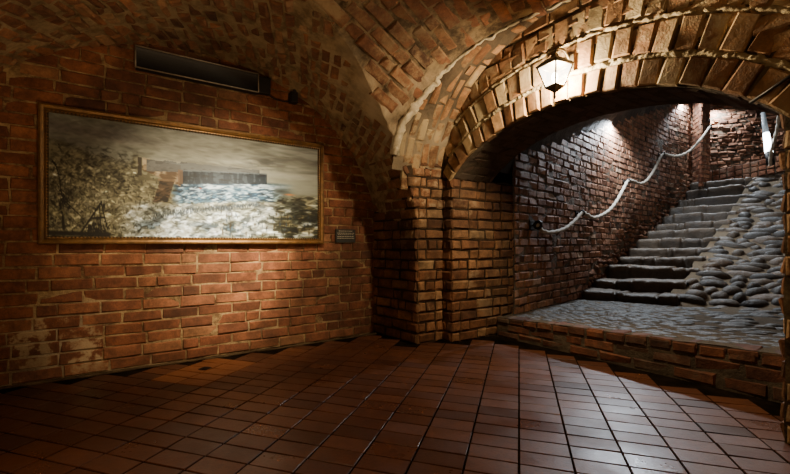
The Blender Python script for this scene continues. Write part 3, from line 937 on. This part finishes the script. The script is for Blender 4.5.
# ------------------------------------------------------------------ rope handrail
M['rope'] = plain_mat('pale_rope', (.36, .32, .26), .8, 0, .15, 40, .3, .3)
M['iron'] = plain_mat('black_iron', (.02, .018, .017), .5, .7, .3, 30, .2)
def on_wall(px, off):
    r = (px-CX)/FPX
    lo, hi = 0, wl[-1]
    for _ in range(50):
        s = (lo+hi)/2; p = wpath(s) + wnorm(s)*off
        if p.x/p.y < r: lo = s
        else: hi = s
    return p, s
rope_px = [(538,225),(543,231),(552,232.3),(565,228.5),(575,220.5),(582,213),(587,214.5),(593,217.6),(601,215.5),(610,209.5),(617,200.5),(623,189.5),(628,181),
           (633,181),(640,183.6),(647,180),(654,170),(659,160),(663,154),(669,155.3),(676,156),(684,154),(692,149),(701,139),(710,126.5)]
rp = []
for px, py in rope_px:
    p, s = on_wall(min(px, 697), .09)
    if px > 680:
        p = p.copy(); p.y = float(np.interp(px, [676, 684, 692, 701, 710], [on_wall(676, .09)[0].y, 8.93, 8.93, 8.86, 9.07]))
    Y = p.y; rp.append(Vector(((px-CX)/FPX*Y, Y, HC + (HY-py)/FPX*Y)))
def catmull(P, n=10):
    out = []
    for i in range(len(P)-1):
        p0, p1, p2, p3 = P[max(0, i-1)], P[i], P[i+1], P[min(len(P)-1, i+2)]
        for k in range(n):
            t = k/n
            out.append(.5*((2*p1)+(p2-p0)*t+(2*p0-5*p1+4*p2-p3)*t*t+(3*p1-p0-3*p2+p3)*t**3))
    out.append(P[-1]); return out
mb = MB(); mb.tube(catmull(rp, 12), .024, 12, 0, lobes=3, twist=42)
tag(mb.build('rope_handrail', M['rope']), 'thick pale rope handrail hung in swags along the stair wall', 'rope')
ring_lab = {0: 'black iron wall ring tying the lowest end of the rope handrail',
            5: 'iron rope hook at the first swag up from the lowest end',
            12: 'iron rope hook at the second swag, below the bright wall light',
            18: 'iron rope hook at the third swag, nearest the brick post',
            24: 'iron rope hook on the brick post at the rope top'}
def torus(mb, c, ax, ay, R, r, n=18, m=6):
    az = ax.cross(ay).normalized()
    rows = [[c + (ax*math.cos(a)+ay*math.sin(a))*(R + r*math.cos(b)) + az*r*math.sin(b) for b in [2*math.pi*j/m for j in range(m)]] for a in [2*math.pi*i/n for i in range(n+1)]]
    mb.grid(rows, 0, None, True, True)
for idx, lab in ring_lab.items():
    p = rp[idx]
    if idx < 24:
        _, s = on_wall(rope_px[idx][0], .09); nr = wnorm(s); d = (wpath(s+.05)-wpath(s-.05)).normalized()
    else:
        d = Vector((.31, .17, 0)).normalized(); nr = Vector((d.y, -d.x, 0))
    root = thing('rope_hook', lab, 'rope hook', 'iron hooks of the rope handrail', p - nr*.09)
    mb = MB(); torus(mb, p, nr, Vector((0, 0, 1)), .034 if idx else .04, .011 if idx else .02); part(mb, 'ring', M['iron'], root)
    mb = MB(); mb.tube([p-nr*.15, p-nr*.04], .012, 8); part(mb, 'shank', M['iron'], root)
    mb = MB(); mb.box(p-nr*.085, d*(.03 if idx else .06), Vector((0, 0, .035 if idx else .06)), nr*.012, ch=.2); part(mb, 'wall_plate', M['iron'], root)

# ------------------------------------------------------------------ upright strip light and rope end beyond the ramp
M['tube_on'] = plain_mat('lit_tube', (.9, .95, 1), .3, 0, 0, 5, 0, .3, (.85, .94, 1), 14)
M['tube_dim'] = plain_mat('grey_tube_glass', (.28, .31, .33), .25, 0, .1, 8, 0, .5, (.5, .6, .65), .12)
a = depth_pt(763, 113, 8.3); b = depth_pt(769.5, 156, 8.0)
tl = thing('strip_light', 'upright white strip light leaning behind the kerb near the head of the ramp', 'lamp', loc=b)
mb = MB(); mb.tube([lerp(a, b, .0), lerp(a, b, .48)], [.035, .05], 12); part(mb, 'upper_tube', M['tube_dim'], tl)
mb = MB(); mb.tube([lerp(a, b, .485), lerp(a, b, .92)], [.052, .064], 12); part(mb, 'lit_tube', M['tube_on'], tl)
mb = MB(); mb.tube([lerp(a, b, .92), lerp(a, b, 1.18)], [.062, .07], 12); part(mb, 'end_cap', M['iron'], tl)
rp2 = [depth_pt(779, 108, 7.5), depth_pt(778.6, 118, 7.5), depth_pt(777, 130, 7.55), depth_pt(773.5, 143, 7.6), depth_pt(771, 153, 7.65), depth_pt(770, 166, 7.7)]
mb = MB(); mb.tube(catmull(rp2, 10), .026, 12, 0, lobes=3, twist=42)
tag(mb.build('rope', M['rope']), 'short pale rope hanging down beside the upright strip light', 'rope')

# ------------------------------------------------------------------ painting
CWd, CHt, PWd = 520, 206, 800
def vnoise(h, w, fy, fx, seed):
    r = np.random.default_rng(seed); g = r.random((fy+2, fx+2))
    y = np.linspace(0, fy, h); x = np.linspace(0, fx, w)
    yi = y.astype(int); xi = x.astype(int); ty = (y-yi)[:, None]; tx = (x-xi)[None]
    ty = ty*ty*(3-2*ty); tx = tx*tx*(3-2*tx)
    yi = np.minimum(yi, fy); xi = np.minimum(xi, fx)
    A = g[yi][:, xi]; B = g[yi][:, xi+1]; C = g[yi+1][:, xi]; D = g[yi+1][:, xi+1]
    return (A*(1-tx)+B*tx)*(1-ty) + (C*(1-tx)+D*tx)*ty
def fbm(h, w, fy, fx, seed, o=5):
    t = 0; a = .5
    for k in range(o):
        t = t + a*vnoise(h, w, min(fy*2**k, h-1), min(fx*2**k, w-1), seed+k); a *= .5
    return t/(1-.5**o)
def paint():
    H, Wd = CHt, PWd
    y = np.linspace(0, 1, H)[:, None]*np.ones((1, Wd)); x = np.linspace(0, 1, Wd)[None]*np.ones((H, 1))
    c = lambda *v: np.array(v, float)
    img = np.zeros((H, Wd, 3))
    def put(mask, col):
        nonlocal img
        img = img*(1-mask[..., None]) + col*mask[..., None]
    S = lambda a, b, t: (lambda q: q*q*(3-2*q))(np.clip((t-a)/(b-a), 0, 1))
    n1 = fbm(H, Wd, 6, 5, 11); n2 = fbm(H, Wd, 24, 40, 31); n3 = fbm(H, Wd, 44, 40, 51, 3); n4 = fbm(H, Wd, 9, 3, 71)
    # sky
    img[:] = c(112, 107, 92)
    put(S(.08, .4, y)*S(.2, .55, x)*.8, c(150, 145, 124))
    put(S(.48, .68, n4)*.5*S(.5, .05, y), c(84, 78, 72))
    put(S(.5, .72, n1)*.5*S(.15, .5, x), c(176, 170, 148))
    put(np.exp(-((y-.10-.1*x)/.05)**2)*S(.75, .2, x)*.5, c(84, 74, 70))
    put(np.exp(-(((x-.86+.25*(y-.2))/.05)**2+((y-.22)/.10)**2))*.75*S(.35, .6, n2), c(82, 80, 76))
    put(np.exp(-(((y-.30+.02*x)/.012)**2))*.3*S(.5, .7, x), c(80, 76, 70))
    # land: horizon high on the left, low on the right
    hz = .20 + .30*S(.25, .95, x) + .03*(n1-.5)
    hz = np.where(x < .4, .19+.12*S(.0, .4, x)+.04*(n1-.5), hz)
    land = S(0, .10, y-hz)
    put(land*.85, c(122, 112, 86))
    put(S(0, .05, y-hz)*S(.46, .62, n3)*S(.5, .3, x)*.8, c(62, 56, 46))
    put(land*S(.45, .62, n2)*.5*(.5+.5*S(.2, .5, x)), c(76, 70, 54)); put(land*S(.52, .72, n3)*.5, c(160, 152, 122))
    dk1 = np.exp(-(((x-.30)/.16)**2+((y-.50-.35*(x-.30))/.07)**2))
    put(dk1*S(.40, .60, n2)*.5, c(32, 31, 27))
    put(np.exp(-(((x-.2)/.09)**2+((y-.36)/.05)**2))*.4*S(.36, .55, n2), c(66, 60, 52))
    put(np.exp(-(((x-.08)/.08)**2+((y-.72)/.12)**2))*.6*S(.4, .55, n2), c(50, 48, 40))
    # sea inlet
    sea = S(.545, .58, x)*S(.95, .84, x)*S(.44, .48, y+.12*(x-.58))*S(.71, .64, y+.22*(x-.58))
    put(sea, c(58, 80, 92)); put(sea*S(.48, .64, n2)*.9, c(176, 186, 184)); put(sea*S(.52, .7, fbm(H, Wd, 40, 14, 91))*.85, c(30, 46, 58))
    # fortress island: sunlit flank, then the long shadowed wall
    tilt = -.16*(x-.58)
    fl = ((x > .44)*(x < .585)*(y > .29+.25*(x-.44))*(y < .40+.85*(x-.44))).astype(float)
    put(fl*.92, c(150, 128, 98)); put(fl*S(.42, .58, n2)*.85, c(86, 68, 52)); put(fl*S(.5, .7, n3)*.5, c(186, 166, 132))
    ft = ((x > .455)*(x < .84)*(y > .295+.02*np.sin(x*60)*(n3-.5)-.0*x+ .05*(x-.45)*0)*(y < .39+tilt)).astype(float)
    ft = ft*(y > .30+tilt*.35+.012*(n2-.5)*4)
    put(ft*.85, c(104, 103, 98)); put(ft*S(.5, .7, n3)*.5, c(66, 64, 62))
    fw = ((x > .58)*(x < .862)*(y > .372+tilt)*(y < .505+1.45*tilt)).astype(float)
    put(fw*.97, c(50, 60, 68)); put(fw*S(.48, .66, fbm(H, Wd, 10, 120, 19, 3))*.6, c(92, 98, 98)); put(fw*S(.5, .7, n3)*.5, c(30, 36, 42))
    put(((abs(y-.376-tilt) < .007)*(x > .58)*(x < .862)).astype(float)*.7, c(120, 122, 118))
    put(((x > .575)*(x < .592)*(y > .37)*(y < .5)).astype(float)*.8, c(116, 92, 72))
    put(((x > .42)*(x < .438)*(y > .29)*(y < .45)).astype(float)*.85, c(54, 48, 42))
    # foam at the wall foot
    put(np.exp(-(((y-.535-1.4*tilt)/.022)**2))*S(.6, .64, x)*S(.92, .86, x)*.9*S(.35, .55, n2), c(206, 208, 200))
    # ruin
    rn = ((x > .505-.13*(y-.5))*(x < .56-.13*(y-.5))*(y > .47)*(y < .68)).astype(float)
    put(rn*.92, c(44, 36, 30)); put(rn*S(.45, .6, n3)*.7, c(92, 74, 58))
    put(((abs(y-.475) < .01)*(x > .50)*(x < .565)).astype(float)*.8, c(120, 98, 76))
    # pale spray and foreground
    fg = S(.66, .76, y + .05*(n2-.5)+.22*(x-.58)*S(.58, .6, x))*S(.30, .55, x)
    put(fg*.9, c(184, 181, 166)); put(fg*S(.44, .60, n2)*.85, c(84, 88, 86)); put(fg*S(.54, .66, n3)*.7, c(222, 220, 208)); put(fg*S(.5, .62, fbm(H, Wd, 14, 20, 141))*.6, c(112, 108, 88))
    put(S(.62, .8, y)*S(.42, .2, x)*.5*S(.4, .6, n2), c(150, 140, 104))
    put(np.exp(-(((x-.74)/.06)**2+((y-.9)/.05)**2))*S(.38, .56, n2)*.8, c(58, 74, 84))
    put(np.exp(-(((x-.47)/.06)**2+((y-.90)/.05)**2))*S(.38, .56, n2)*.7, c(108, 122, 128))
    # dark scrub lower right
    rg = S(.80, .97, x + .2*(y-.7))*S(.50, .62, y)
    put(rg*.9*S(.30, .55, n2), c(42, 42, 34)); put(rg*S(.55, .7, n3)*.6, c(132, 118, 84))
    put(np.exp(-(((x-.90)/.03)**2+((y-.50)/.03)**2))*.85, c(70, 72, 66))
    put(np.exp(-(((x-.925)/.012)**2+((y-.53)/.008)**2))*.9, c(196, 116, 60))
    put(np.exp(-(((x-.655)/.006)**2+((y-.53)/.008)**2))*.9, c(186, 70, 44))
    def dab(cx, cy, l, w, an, col, al):
        X, Y = cx*Wd, cy*H; R = int(max(l, w)*1.6)+2
        x0, x1 = max(0, int(X-R)), min(Wd, int(X+R)); y0, y1 = max(0, int(Y-R)), min(H, int(Y+R))
        if x1 <= x0 or y1 <= y0: return
        gx, gy = np.meshgrid(np.arange(x0, x1)-X, np.arange(y0, y1)-Y)
        p = gx*math.cos(an)+gy*math.sin(an); q = -gx*math.sin(an)+gy*math.cos(an)
        m = np.exp(-((p/l)**4+(q/w)**2))*al
        img[y0:y1, x0:x1] = img[y0:y1, x0:x1]*(1-m[..., None]) + np.array(col, float)*m[..., None]
    rr = random.Random(5)
    for _ in range(3600):                                     # broken brushwork on the ground
        cx, cy = rr.random(), rr.uniform(.24, 1)
        if cx > .42 and cy < .54: continue
        b = img[min(H-1, int(cy*H)), min(Wd-1, int(cx*Wd))]
        k = rr.choice((.4, .6, .8, 1.3, 1.5, 1.6))
        if cy < .4: k = rr.choice((.5, .7, 1.15))
        dab(cx, cy, rr.uniform(2, 11), rr.uniform(.7, 2.2), rr.gauss(-.05, .25), np.clip(b*k, 0, 244), rr.uniform(.4, .85))
    for _ in range(420):                                      # waves
        cx = rr.uniform(.58, .88); cy = rr.uniform(.52, .68)-.22*(cx-.58)
        dab(cx, cy, rr.uniform(3, 10), rr.uniform(.5, 1.3), rr.gauss(-.1, .12), rr.choice(((206, 212, 206), (36, 56, 70), (84, 112, 122))), .75)
    for _ in range(700):                                      # sky strokes
        cx, cy = rr.random(), rr.uniform(0, .28); b = img[int(cy*H), min(Wd-1, int(cx*Wd))]
        dab(cx, cy, rr.uniform(8, 24), rr.uniform(1, 2.4), rr.gauss(0, .1), np.clip(b*rr.choice((.82, 1.12)), 0, 235), .4)
    for row in range(4):                                      # ranks of tiny figures
        for i in range(90):
            t = i/90; cx = .48+.36*t+rr.uniform(-.003, .003); cy = .80-.14*t+row*.014*(1-.5*t)-.02+rr.uniform(-.007, .007)
            dab(cx, cy, .9, 2.4, 0, rr.choice(((40, 48, 54), (70, 78, 82))), .8)
    for _ in range(110):
        cx, cy = rr.uniform(.7, .98), rr.uniform(.74, .98)
        dab(cx, cy, rr.uniform(.7, 1.8), rr.uniform(1.2, 5), 0, rr.choice(((26, 32, 32), (48, 62, 74), (60, 48, 34))), .7)
    for _ in range(260):
        cx, cy = rr.uniform(.02, .5), rr.uniform(.45, .97)
        dab(cx, cy, rr.uniform(.7, 1.6), rr.uniform(1, 3), 0, (32, 30, 26), .7)
    def line(pts, w, col, al=.9):
        for (xa, ya), (xb, yb) in zip(pts[:-1], pts[1:]):
            n = max(2, int(math.hypot((xb-xa)*Wd, (yb-ya)*H)/1.2))
            for i in range(n+1):
                t = i/n; dab(xa+(xb-xa)*t, ya+(yb-ya)*t, w, w, 0, col, al)
    dk = (20, 19, 17)
    line([(.02, .385), (.042, .42), (.058, .50), (.068, .62), (.085, .72)], 1.7, dk)              # curved hoist
    line([(.085, .70), (.165, .82)], 1.0, dk, .6)
    for _ in range(60): dab(rr.gauss(.075, .02), rr.gauss(.72, .05), rr.uniform(1, 4), rr.uniform(1, 3), rr.uniform(0, 3), dk, .8)
    line([(.265, .70), (.215, .84), (.165, .97)], 1.8, dk); line([(.255, .72), (.262, .96)], 1.6, dk)   # tripod
    line([(.262, .70), (.29, .92)], 1.5, dk); line([(.215, .84), (.28, .83)], 1.3, dk); line([(.235, .76), (.225, .95)], 1.3, dk)
    dab(.275, .735, 5, 5, .4, dk, .95)
    for _ in range(90): dab(rr.gauss(.225, .035), rr.gauss(.93, .03), rr.uniform(1, 5), rr.uniform(1, 3), rr.uniform(0, 3), dk, .75)
    line([(.078, .84), (.082, .92)], 5, (46, 44, 38), .8); line([(.0, .965), (.3, .975)], 3, (40, 38, 32), .7)
    img = np.clip((img-118)*1.22+106, 8, 244)*(.92+.16*n3[..., None])
    q = np.linspace(1e-3, 1-1e-3, CWd); od = 2.045*q/(1-q); xs = od/(1+od)*(Wd-1)        # spread towards the far end
    img = np.stack([[np.interp(xs, np.arange(Wd), img[r, :, ch]) for r in range(H)] for ch in range(3)], -1)
    img = np.clip(img*np.array([.90, .99, 1.16]), 0, 250)/255
    return np.where(img < .04045, img/12.92, ((img+.055)/1.055)**2.4)
def canvas_mat():
    m, nt, b = newmat('oil_canvas')
    a = nt.nodes.new('ShaderNodeAttribute'); a.attribute_name = 'tone'
    nt.links.new(a.outputs['Color'], b.inputs['Base Color'])
    b.inputs['Roughness'].default_value = .55; b.inputs['Specular IOR Level'].default_value = .3
    bump(nt, b, noise_tex(nt, 120, 4, .7), .3, .004)
    return m
M['canvas'] = canvas_mat()
M['gilt'] = plain_mat('old_gilt', (.13, .066, .02), .42, .5, .35, 14, .25)
M['gilt_dark'] = plain_mat('dark_gilt_bead', (.05, .03, .014), .5, .5, .5, 40, .1)
PU0, PU1, PZ0, PZ1, PV = -.524, 1.697, .998, 2.026, 3.845
pic = thing('painting', 'large gilt-framed seascape painting of a fortress and battle on the brick wall', 'painting', loc=W((PU0+PU1)/2, PV, PZ0))
mb = MB()
fr_prof = [(0, .025), (0, -.02), (.006, -.03), (.018, -.033), (.034, -.024), (.042, -.012), (.046, -.016), (.052, -.016), (.058, -.004), (.06, .004)]
rows = []
for ins, hgt in fr_prof:
    V = PV + hgt
    rows.append([W(PU0+ins, V, PZ0+ins), W(PU1-ins, V, PZ0+ins), W(PU1-ins, V, PZ1-ins), W(PU0+ins, V, PZ1-ins)])
mb.grid(rows, 0, None, False, True); part(mb, 'frame', M['gilt'], pic)
mb = MB()
bi = .053
def bead(p, r=.0085):
    rws = [[p + Vector((math.cos(a)*math.cos(e), math.sin(a)*math.cos(e), math.sin(e)))*r for a in [2*math.pi*k/6 for k in range(6)]] for e in (-1.4, -.5, .5, 1.4)]
    mb.grid(rws, 0, None, True, True)
for k in range(92):
    u = lerp(PU0+bi, PU1-bi, k/91)
    for z in (PZ0+bi, PZ1-bi): bead(W(u, PV-.012, z))
for k in range(1, 41):
    z = lerp(PZ0+bi, PZ1-bi, k/41)
    for u in (PU0+bi, PU1-bi): bead(W(u, PV-.012, z))
part(mb, 'bead_moulding', M['gilt_dark'], pic)
mb = MB()
P = paint()
k_in = .057
for i in range(CHt):
    z = lerp(PZ1-k_in, PZ0+k_in, i/(CHt-1))
    for j in range(CWd):
        mb.v.append(tuple(W(lerp(PU0+k_in, PU1-k_in, j/(CWd-1)), PV+.002, z))); mb.t.append(tuple(P[i, j]))
for i in range(CHt-1):
    for j in range(CWd-1):
        a = i*CWd+j; mb.face((a, a+CWd, a+CWd+1, a+1), 0, True)
part(mb, 'canvas', M['canvas'], pic)

# ------------------------------------------------------------------ caption plaque
def wall_pt(px, py, V):
    r = (px-CX)/FPX
    u = (UY*V + r*UX*V)/(UX - r*UY)
    Y = UY*u + UX*V
    return u, HC + (HY-py)/FPX*Y
M['plaque'] = plain_mat('black_plaque', (.008, .008, .007), .75, 0, .3, 12, .05)
M['engrave'] = plain_mat('engraved_grey', (.30, .27, .21), .6, 0, .2, 90, 0)
M['black_metal'] = plain_mat('matt_black_metal', (.010, .010, .011), .6, .1, .3, 8, .05)
M['edge_metal'] = plain_mat('worn_metal_edge', (.22, .19, .15), .5, .2, .3, 20, .05)
u0, zt_ = wall_pt(335.5, 229, 3.86); u1, zb_ = wall_pt(355, 242.5, 3.86)
zt_ = 1+.0 + (HY-229.2)/FPX*(UY*u0+UX*3.86)
plq = thing('caption_plaque', 'small black caption plaque with pale lines of text beside the painting', 'plaque', loc=W((u0+u1)/2, 3.86, zb_))
mb = MB(); c = W((u0+u1)/2, 3.862, (zt_+zb_)/2)
mb.box(c, W((u1-u0)/2, 0, 0), Vector((0, 0, (zt_-zb_)/2)), W(0, -.009, 0), ch=.03); part(mb, 'plate', M['plaque'], plq)
mb = MB(); hh = (zt_-zb_)
for f, a0, a1, th in ((.13, .14, .84, .05), (.29, .08, .93, .045), (.40, .10, .90, .03), (.55, .08, .92, .045), (.68, .07, .94, .045)):
    x = a0
    while x < a1:
        wd = random.uniform(.05, .13); x2 = min(a1, x+wd)
        zz = zt_-hh*f
        mb.box(W(lerp(u0, u1, (x+x2)/2), 3.852, zz), W((u1-u0)*(x2-x)/2*.9, 0, 0), Vector((0, 0, hh*th*.5)), W(0, -.001, 0))
        x = x2 + .015
part(mb, 'lettering', M['engrave'], plq)

# ------------------------------------------------------------------ long black heater
HV = 3.80
hu0, hz0t = wall_pt(135.5, 46.5, HV); _, hz0b = wall_pt(135.5, 69, HV)
hu1, hz1t = wall_pt(258.5, 72.5, HV); _, hz1b = wall_pt(258.5, 91, HV)
ht, hb = (hz0t+hz1t)/2, (hz0b+hz1b)/2
heater = thing('wall_heater', 'long black bar heater mounted high on the wall above the painting', 'heater', loc=W((hu0+hu1)/2, 3.86, hb))
mb = MB()
rows = []
for u in (hu0, hu1):
    rows.append([W(u, 3.875, ht), W(u, HV+.012, ht), W(u, HV, ht-.012)] + [W(u, HV+.02*math.sin(math.pi*k/8)**.7, lerp(ht-.012, hb+.012, k/8)) for k in range(1, 8)] + [W(u, HV, hb+.012), W(u, HV+.012, hb), W(u, 3.875, hb)])
mb.grid(rows, 0, None, False); 
for r_ in (rows[0], rows[1][::-1]):
    mb.face([mb.vert(p) for p in r_], 0)
part(mb, 'housing', M['black_metal'], heater)
mb = MB()
for z in (ht-.003, hb+.003): mb.tube([W(hu0, HV-.002, z), W(hu1, HV-.002, z)], .006, 6)
for u in (hu0, hu1): mb.tube([W(u, HV-.002, ht), W(u, HV-.002, hb)], .006, 6)
part(mb, 'rim', M['edge_metal'], heater)
hu2, _ = wall_pt(270, 80, HV)
mb = MB(); mb.box(W((hu1+hu2)/2+.008, 3.84, (ht+hb)/2-.002), W((hu2-hu1)/2, 0, 0), Vector((0, 0, (ht-hb)/2*.86)), W(0, -.034, 0), ch=.06)
part(mb, 'end_cap', M['black_metal'], heater)
ju, jz = wall_pt(294, 97.5, 3.81)
jb = thing('junction_box', 'tiny black cable box on the wall under the vault curve', 'junction box', loc=W(ju, 3.878, jz))
mb = MB(); mb.box(W(ju, 3.83, jz), W(.034, 0, 0), Vector((0, 0, .05)), W(0, -.048, 0), ch=.15); part(mb, 'box', M['black_metal'], jb)
mb = MB(); mb.lathe([(.012, 0), (.016, .01), (.016, .04), (.01, .05)], W(ju+.005, 3.80, jz+.045), 10); part(mb, 'gland', M['black_metal'], jb)
cab = [wall_pt(x, y, 3.855) for x, y in ((262, 92), (268, 95), (276, 99.5), (285, 101.5), (292, 101))]
mb = MB(); mb.tube(catmull([W(u, 3.853, z) for u, z in cab], 8), .006, 6)
tag(mb.build('power_cable', M['black_metal']), 'thin black cable sagging from the heater to the small cable box', 'cable')

# ------------------------------------------------------------------ wall lantern
M['lantern_metal'] = plain_mat('lantern_bronze', (.10, .075, .045), .45, .6, .3, 20, .1)
def glow_mat(name, col, es, tr=.35):
    m = bpy.data.materials.new(name); m.use_nodes = True; nt = m.node_tree; nt.nodes.clear()
    out = nt.nodes.new('ShaderNodeOutputMaterial'); e = nt.nodes.new('ShaderNodeEmission'); t = nt.nodes.new('ShaderNodeBsdfTransparent')
    mx = nt.nodes.new('ShaderNodeMixShader'); e.inputs[0].default_value = (*col, 1); e.inputs[1].default_value = es
    mx.inputs[0].default_value = 1-tr
    nt.links.new(t.outputs[0], mx.inputs[1]); nt.links.new(e.outputs[0], mx.inputs[2]); nt.links.new(mx.outputs[0], out.inputs[0])
    return m
M['glow'] = glow_mat('frosted_lit_glass', (1, .90, .72), 9, .5)
lu, lv = 2.55, 1.735
Lc = W(lu, lv, 0)
lz_top, lz_bot = 2.275, 2.125
lan = thing('wall_lantern', 'glowing four-sided glass lantern on a bracket above the arch', 'lantern', loc=Lc + Vector((0, 0, 2.1)))
rot0 = math.atan2(UY, UX) + math.radians(38)
def sq(h, z, c=Lc): return [c + Vector((h*math.cos(rot0+i*math.pi/2), h*math.sin(rot0+i*math.pi/2), z)) for i in range(4)]
tp, bt = sq(.118, lz_top), sq(.062, lz_bot)
for i in range(4):
    j = (i+1) % 4
    mb = MB(); mb.face([mb.vert(p) for p in (bt[i], bt[j], tp[j], tp[i])]); part(mb, 'glass_pane', M['glow'], lan)
mb = MB()
for i in range(4):
    j = (i+1) % 4
    mb.tube([bt[i], tp[i]], .006, 6); mb.tube([tp[i], tp[j]], .008, 6); mb.tube([bt[i], bt[j]], .007, 6)
part(mb, 'frame', M['lantern_metal'], lan)
mb = MB(); mb.grid([sq(.13, lz_top), sq(.13, lz_top+.008), sq(.075, lz_top+.045), sq(.03, lz_top+.062), sq(.022, lz_top+.085), sq(.004, lz_top+.10)], 0, None, False, True)
mb.face([mb.vert(p) for p in sq(.13, lz_top)]); part(mb, 'roof', M['lantern_metal'], lan)
mb = MB(); mb.grid([sq(.068, lz_bot), sq(.06, lz_bot-.008), sq(.022, lz_bot-.032), sq(.010, lz_bot-.04)], 0, None, False, True)
mb.face([mb.vert(p) for p in sq(.068, lz_bot)]); part(mb, 'base', M['lantern_metal'], lan)
mb = MB(); mb.lathe([(.007, -.04), (.008, -.05), (.005, -.058), (.010, -.068), (.009, -.076), (.002, -.088)], Lc + Vector((0, 0, lz_bot)), 12); part(mb, 'finial', M['lantern_metal'], lan)
mb = MB(); mb.tube(catmull([Lc+Vector((0, 0, lz_top+.09)), W(lu+.03, lv, lz_top+.13), W(lu+.10, lv-.01, lz_top+.13), W(UARCH-.02, lv-.015, lz_top+.06)], 8), .009, 8)
part(mb, 'bracket_arm', M['lantern_metal'], lan)
mb = MB(); mb.box(W(UARCH-.028, lv-.015, lz_top+.05), W(0, .035, 0), Vector((0, 0, .06)), W(-.012, 0, 0), ch=.2); part(mb, 'wall_plate', M['lantern_metal'], lan)
M['bulb'] = glow_mat('bulb', (1, .85, .6), 60, 0)
mb = MB(); mb.lathe([(.006, .02), (.012, .03), (.022, .06), (.022, .08), (.012, .1), (.003, .105)], Lc + Vector((0, 0, lz_bot)), 12); part(mb, 'bulb', M['bulb'], lan)

# ------------------------------------------------------------------ small things
r0, r1 = W(2.655, .45, 1.855), W(2.685, .69, 1.73)
mb = MB(); mb.tube([r0, r1], .008, 8)
tag(mb.build('metal_rod', M['iron']), 'thin black metal rod slanting under the arch at its far right end', 'rod')
dc = depth_pt(205, 369, 1/((369-HY)/FPX)); dc.z = .006
du, dv = toUV(dc.x, dc.y)
dr = thing('drain_cover', 'small dark drain cover set in the floor tiles coloured as a lit patch', 'drain cover', loc=dc)
mb = MB(); mb.box(dc + Vector((0, 0, -.001)), TC*.034, TA*.034, Vector((0, 0, .003)), ch=.1); part(mb, 'plate', M['iron'], dr)
mb = MB()
for k in range(-2, 3): mb.box(dc + TC*(.011*k) + Vector((0, 0, .003)), TC*.003, TA*.027, Vector((0, 0, .0015)))
part(mb, 'grate', M['iron'], dr)

# ------------------------------------------------------------------ light
def light(name, kind, loc, energy, col, **kw):
    d = bpy.data.lights.new(name, kind); d.energy = energy; d.color = col
    for k, v in kw.items(): setattr(d, k, v)
    o = bpy.data.objects.new(name, d); COL.objects.link(o); o.location = loc
    return o
def aim(o, tgt):
    o.rotation_euler = (Vector(tgt)-o.location).to_track_quat('-Z', 'Y').to_euler()
WARM = (1, .66, .34)
light('lantern_light', 'POINT', W(lu+.06, lv, 2.19), 185, (1, .79, .49), shadow_soft_size=.05)
o = light('picture_spot', 'SPOT', W(.72, 2.05, 2.5), 380, (1, .78, .47), spot_size=math.radians(62), spot_blend=1.0, shadow_soft_size=.03); aim(o, W(.74, 3.88, 1.10))
COOL = (.80, .90, 1.0)
def bulkhead(name, loc, tgt, e, ang=168):
    o = light(name, 'SPOT', loc, e, COOL, spot_size=math.radians(ang), spot_blend=.35, shadow_soft_size=.05); aim(o, tgt)
p, s = on_wall(609, 0)
bulkhead('stair_light', p + wnorm(s)*.15 + Vector((0, 0, 3.02)), p + wnorm(s)*.06 + Vector((0, 0, 2.6)), 340)
bulkhead('stair_head_light', Vector((6.5, 9.0, 4.15)), Vector((6.72, 9.2, 3.4)), 190)
bulkhead('stair_end_light', Vector((7.72, 9.55, 4.2)), Vector((7.8, 9.72, 3.6)), 170)
light('stair_fill', 'POINT', Vector((4.5, 5.3, 3.05)), 38, (1, .9, .77), shadow_soft_size=.12)  # unseen fill, added to brighten the stair wall
light('strip_glow', 'POINT', depth_pt(766, 140, 7.7), 6, COOL, shadow_soft_size=.1)
light('cellar_fill', 'POINT', W(.3, -.7, 2.1), 20, WARM, shadow_soft_size=.25)  # unseen fill behind the camera, added to lift the whole room
light('cellar_fill', 'POINT', W(-.6, 1.3, 1.1), 27, WARM, shadow_soft_size=.25)  # unseen fill in mid-air, added to light the pier face

o = light('picture_beam', 'SPOT', W(.80, 2.15, 2.5), 800, (1, .80, .50), spot_size=math.radians(34), spot_blend=1.0, shadow_soft_size=.03); aim(o, W(.82, 3.88, 1.0))  # second cone, added to tighten the pool under the frame
o = light('vault_fill', 'SPOT', W(.35, .85, .15), 80, WARM, spot_size=math.radians(95), spot_blend=.9, shadow_soft_size=.1); aim(o, W(.45, 2.9, 2.6))  # unseen fill near the floor, added to brighten the vault

w = bpy.data.worlds.new('dark'); sc.world = w; w.use_nodes = True
w.node_tree.nodes['Background'].inputs[0].default_value = (.5, .4, .3, 1)
w.node_tree.nodes['Background'].inputs[1].default_value = .0

# ------------------------------------------------------------------ camera
cd = bpy.data.cameras.new('camera'); cam = bpy.data.objects.new('camera', cd); COL.objects.link(cam)
cam.location = (0, 0, HC); cam.rotation_euler = (math.radians(90), 0, 0)
cd.sensor_width = 36; cd.lens = FPX/790*36; cd.shift_y = (HY-237)/790; cd.clip_start = .02
sc.camera = cam
sc.view_settings.view_transform = 'AgX'
sc.view_settings.look = 'AgX - Base Contrast'
sc.view_settings.exposure = .35
sc.cycles.use_denoising = True
sc.cycles.max_bounces = 8
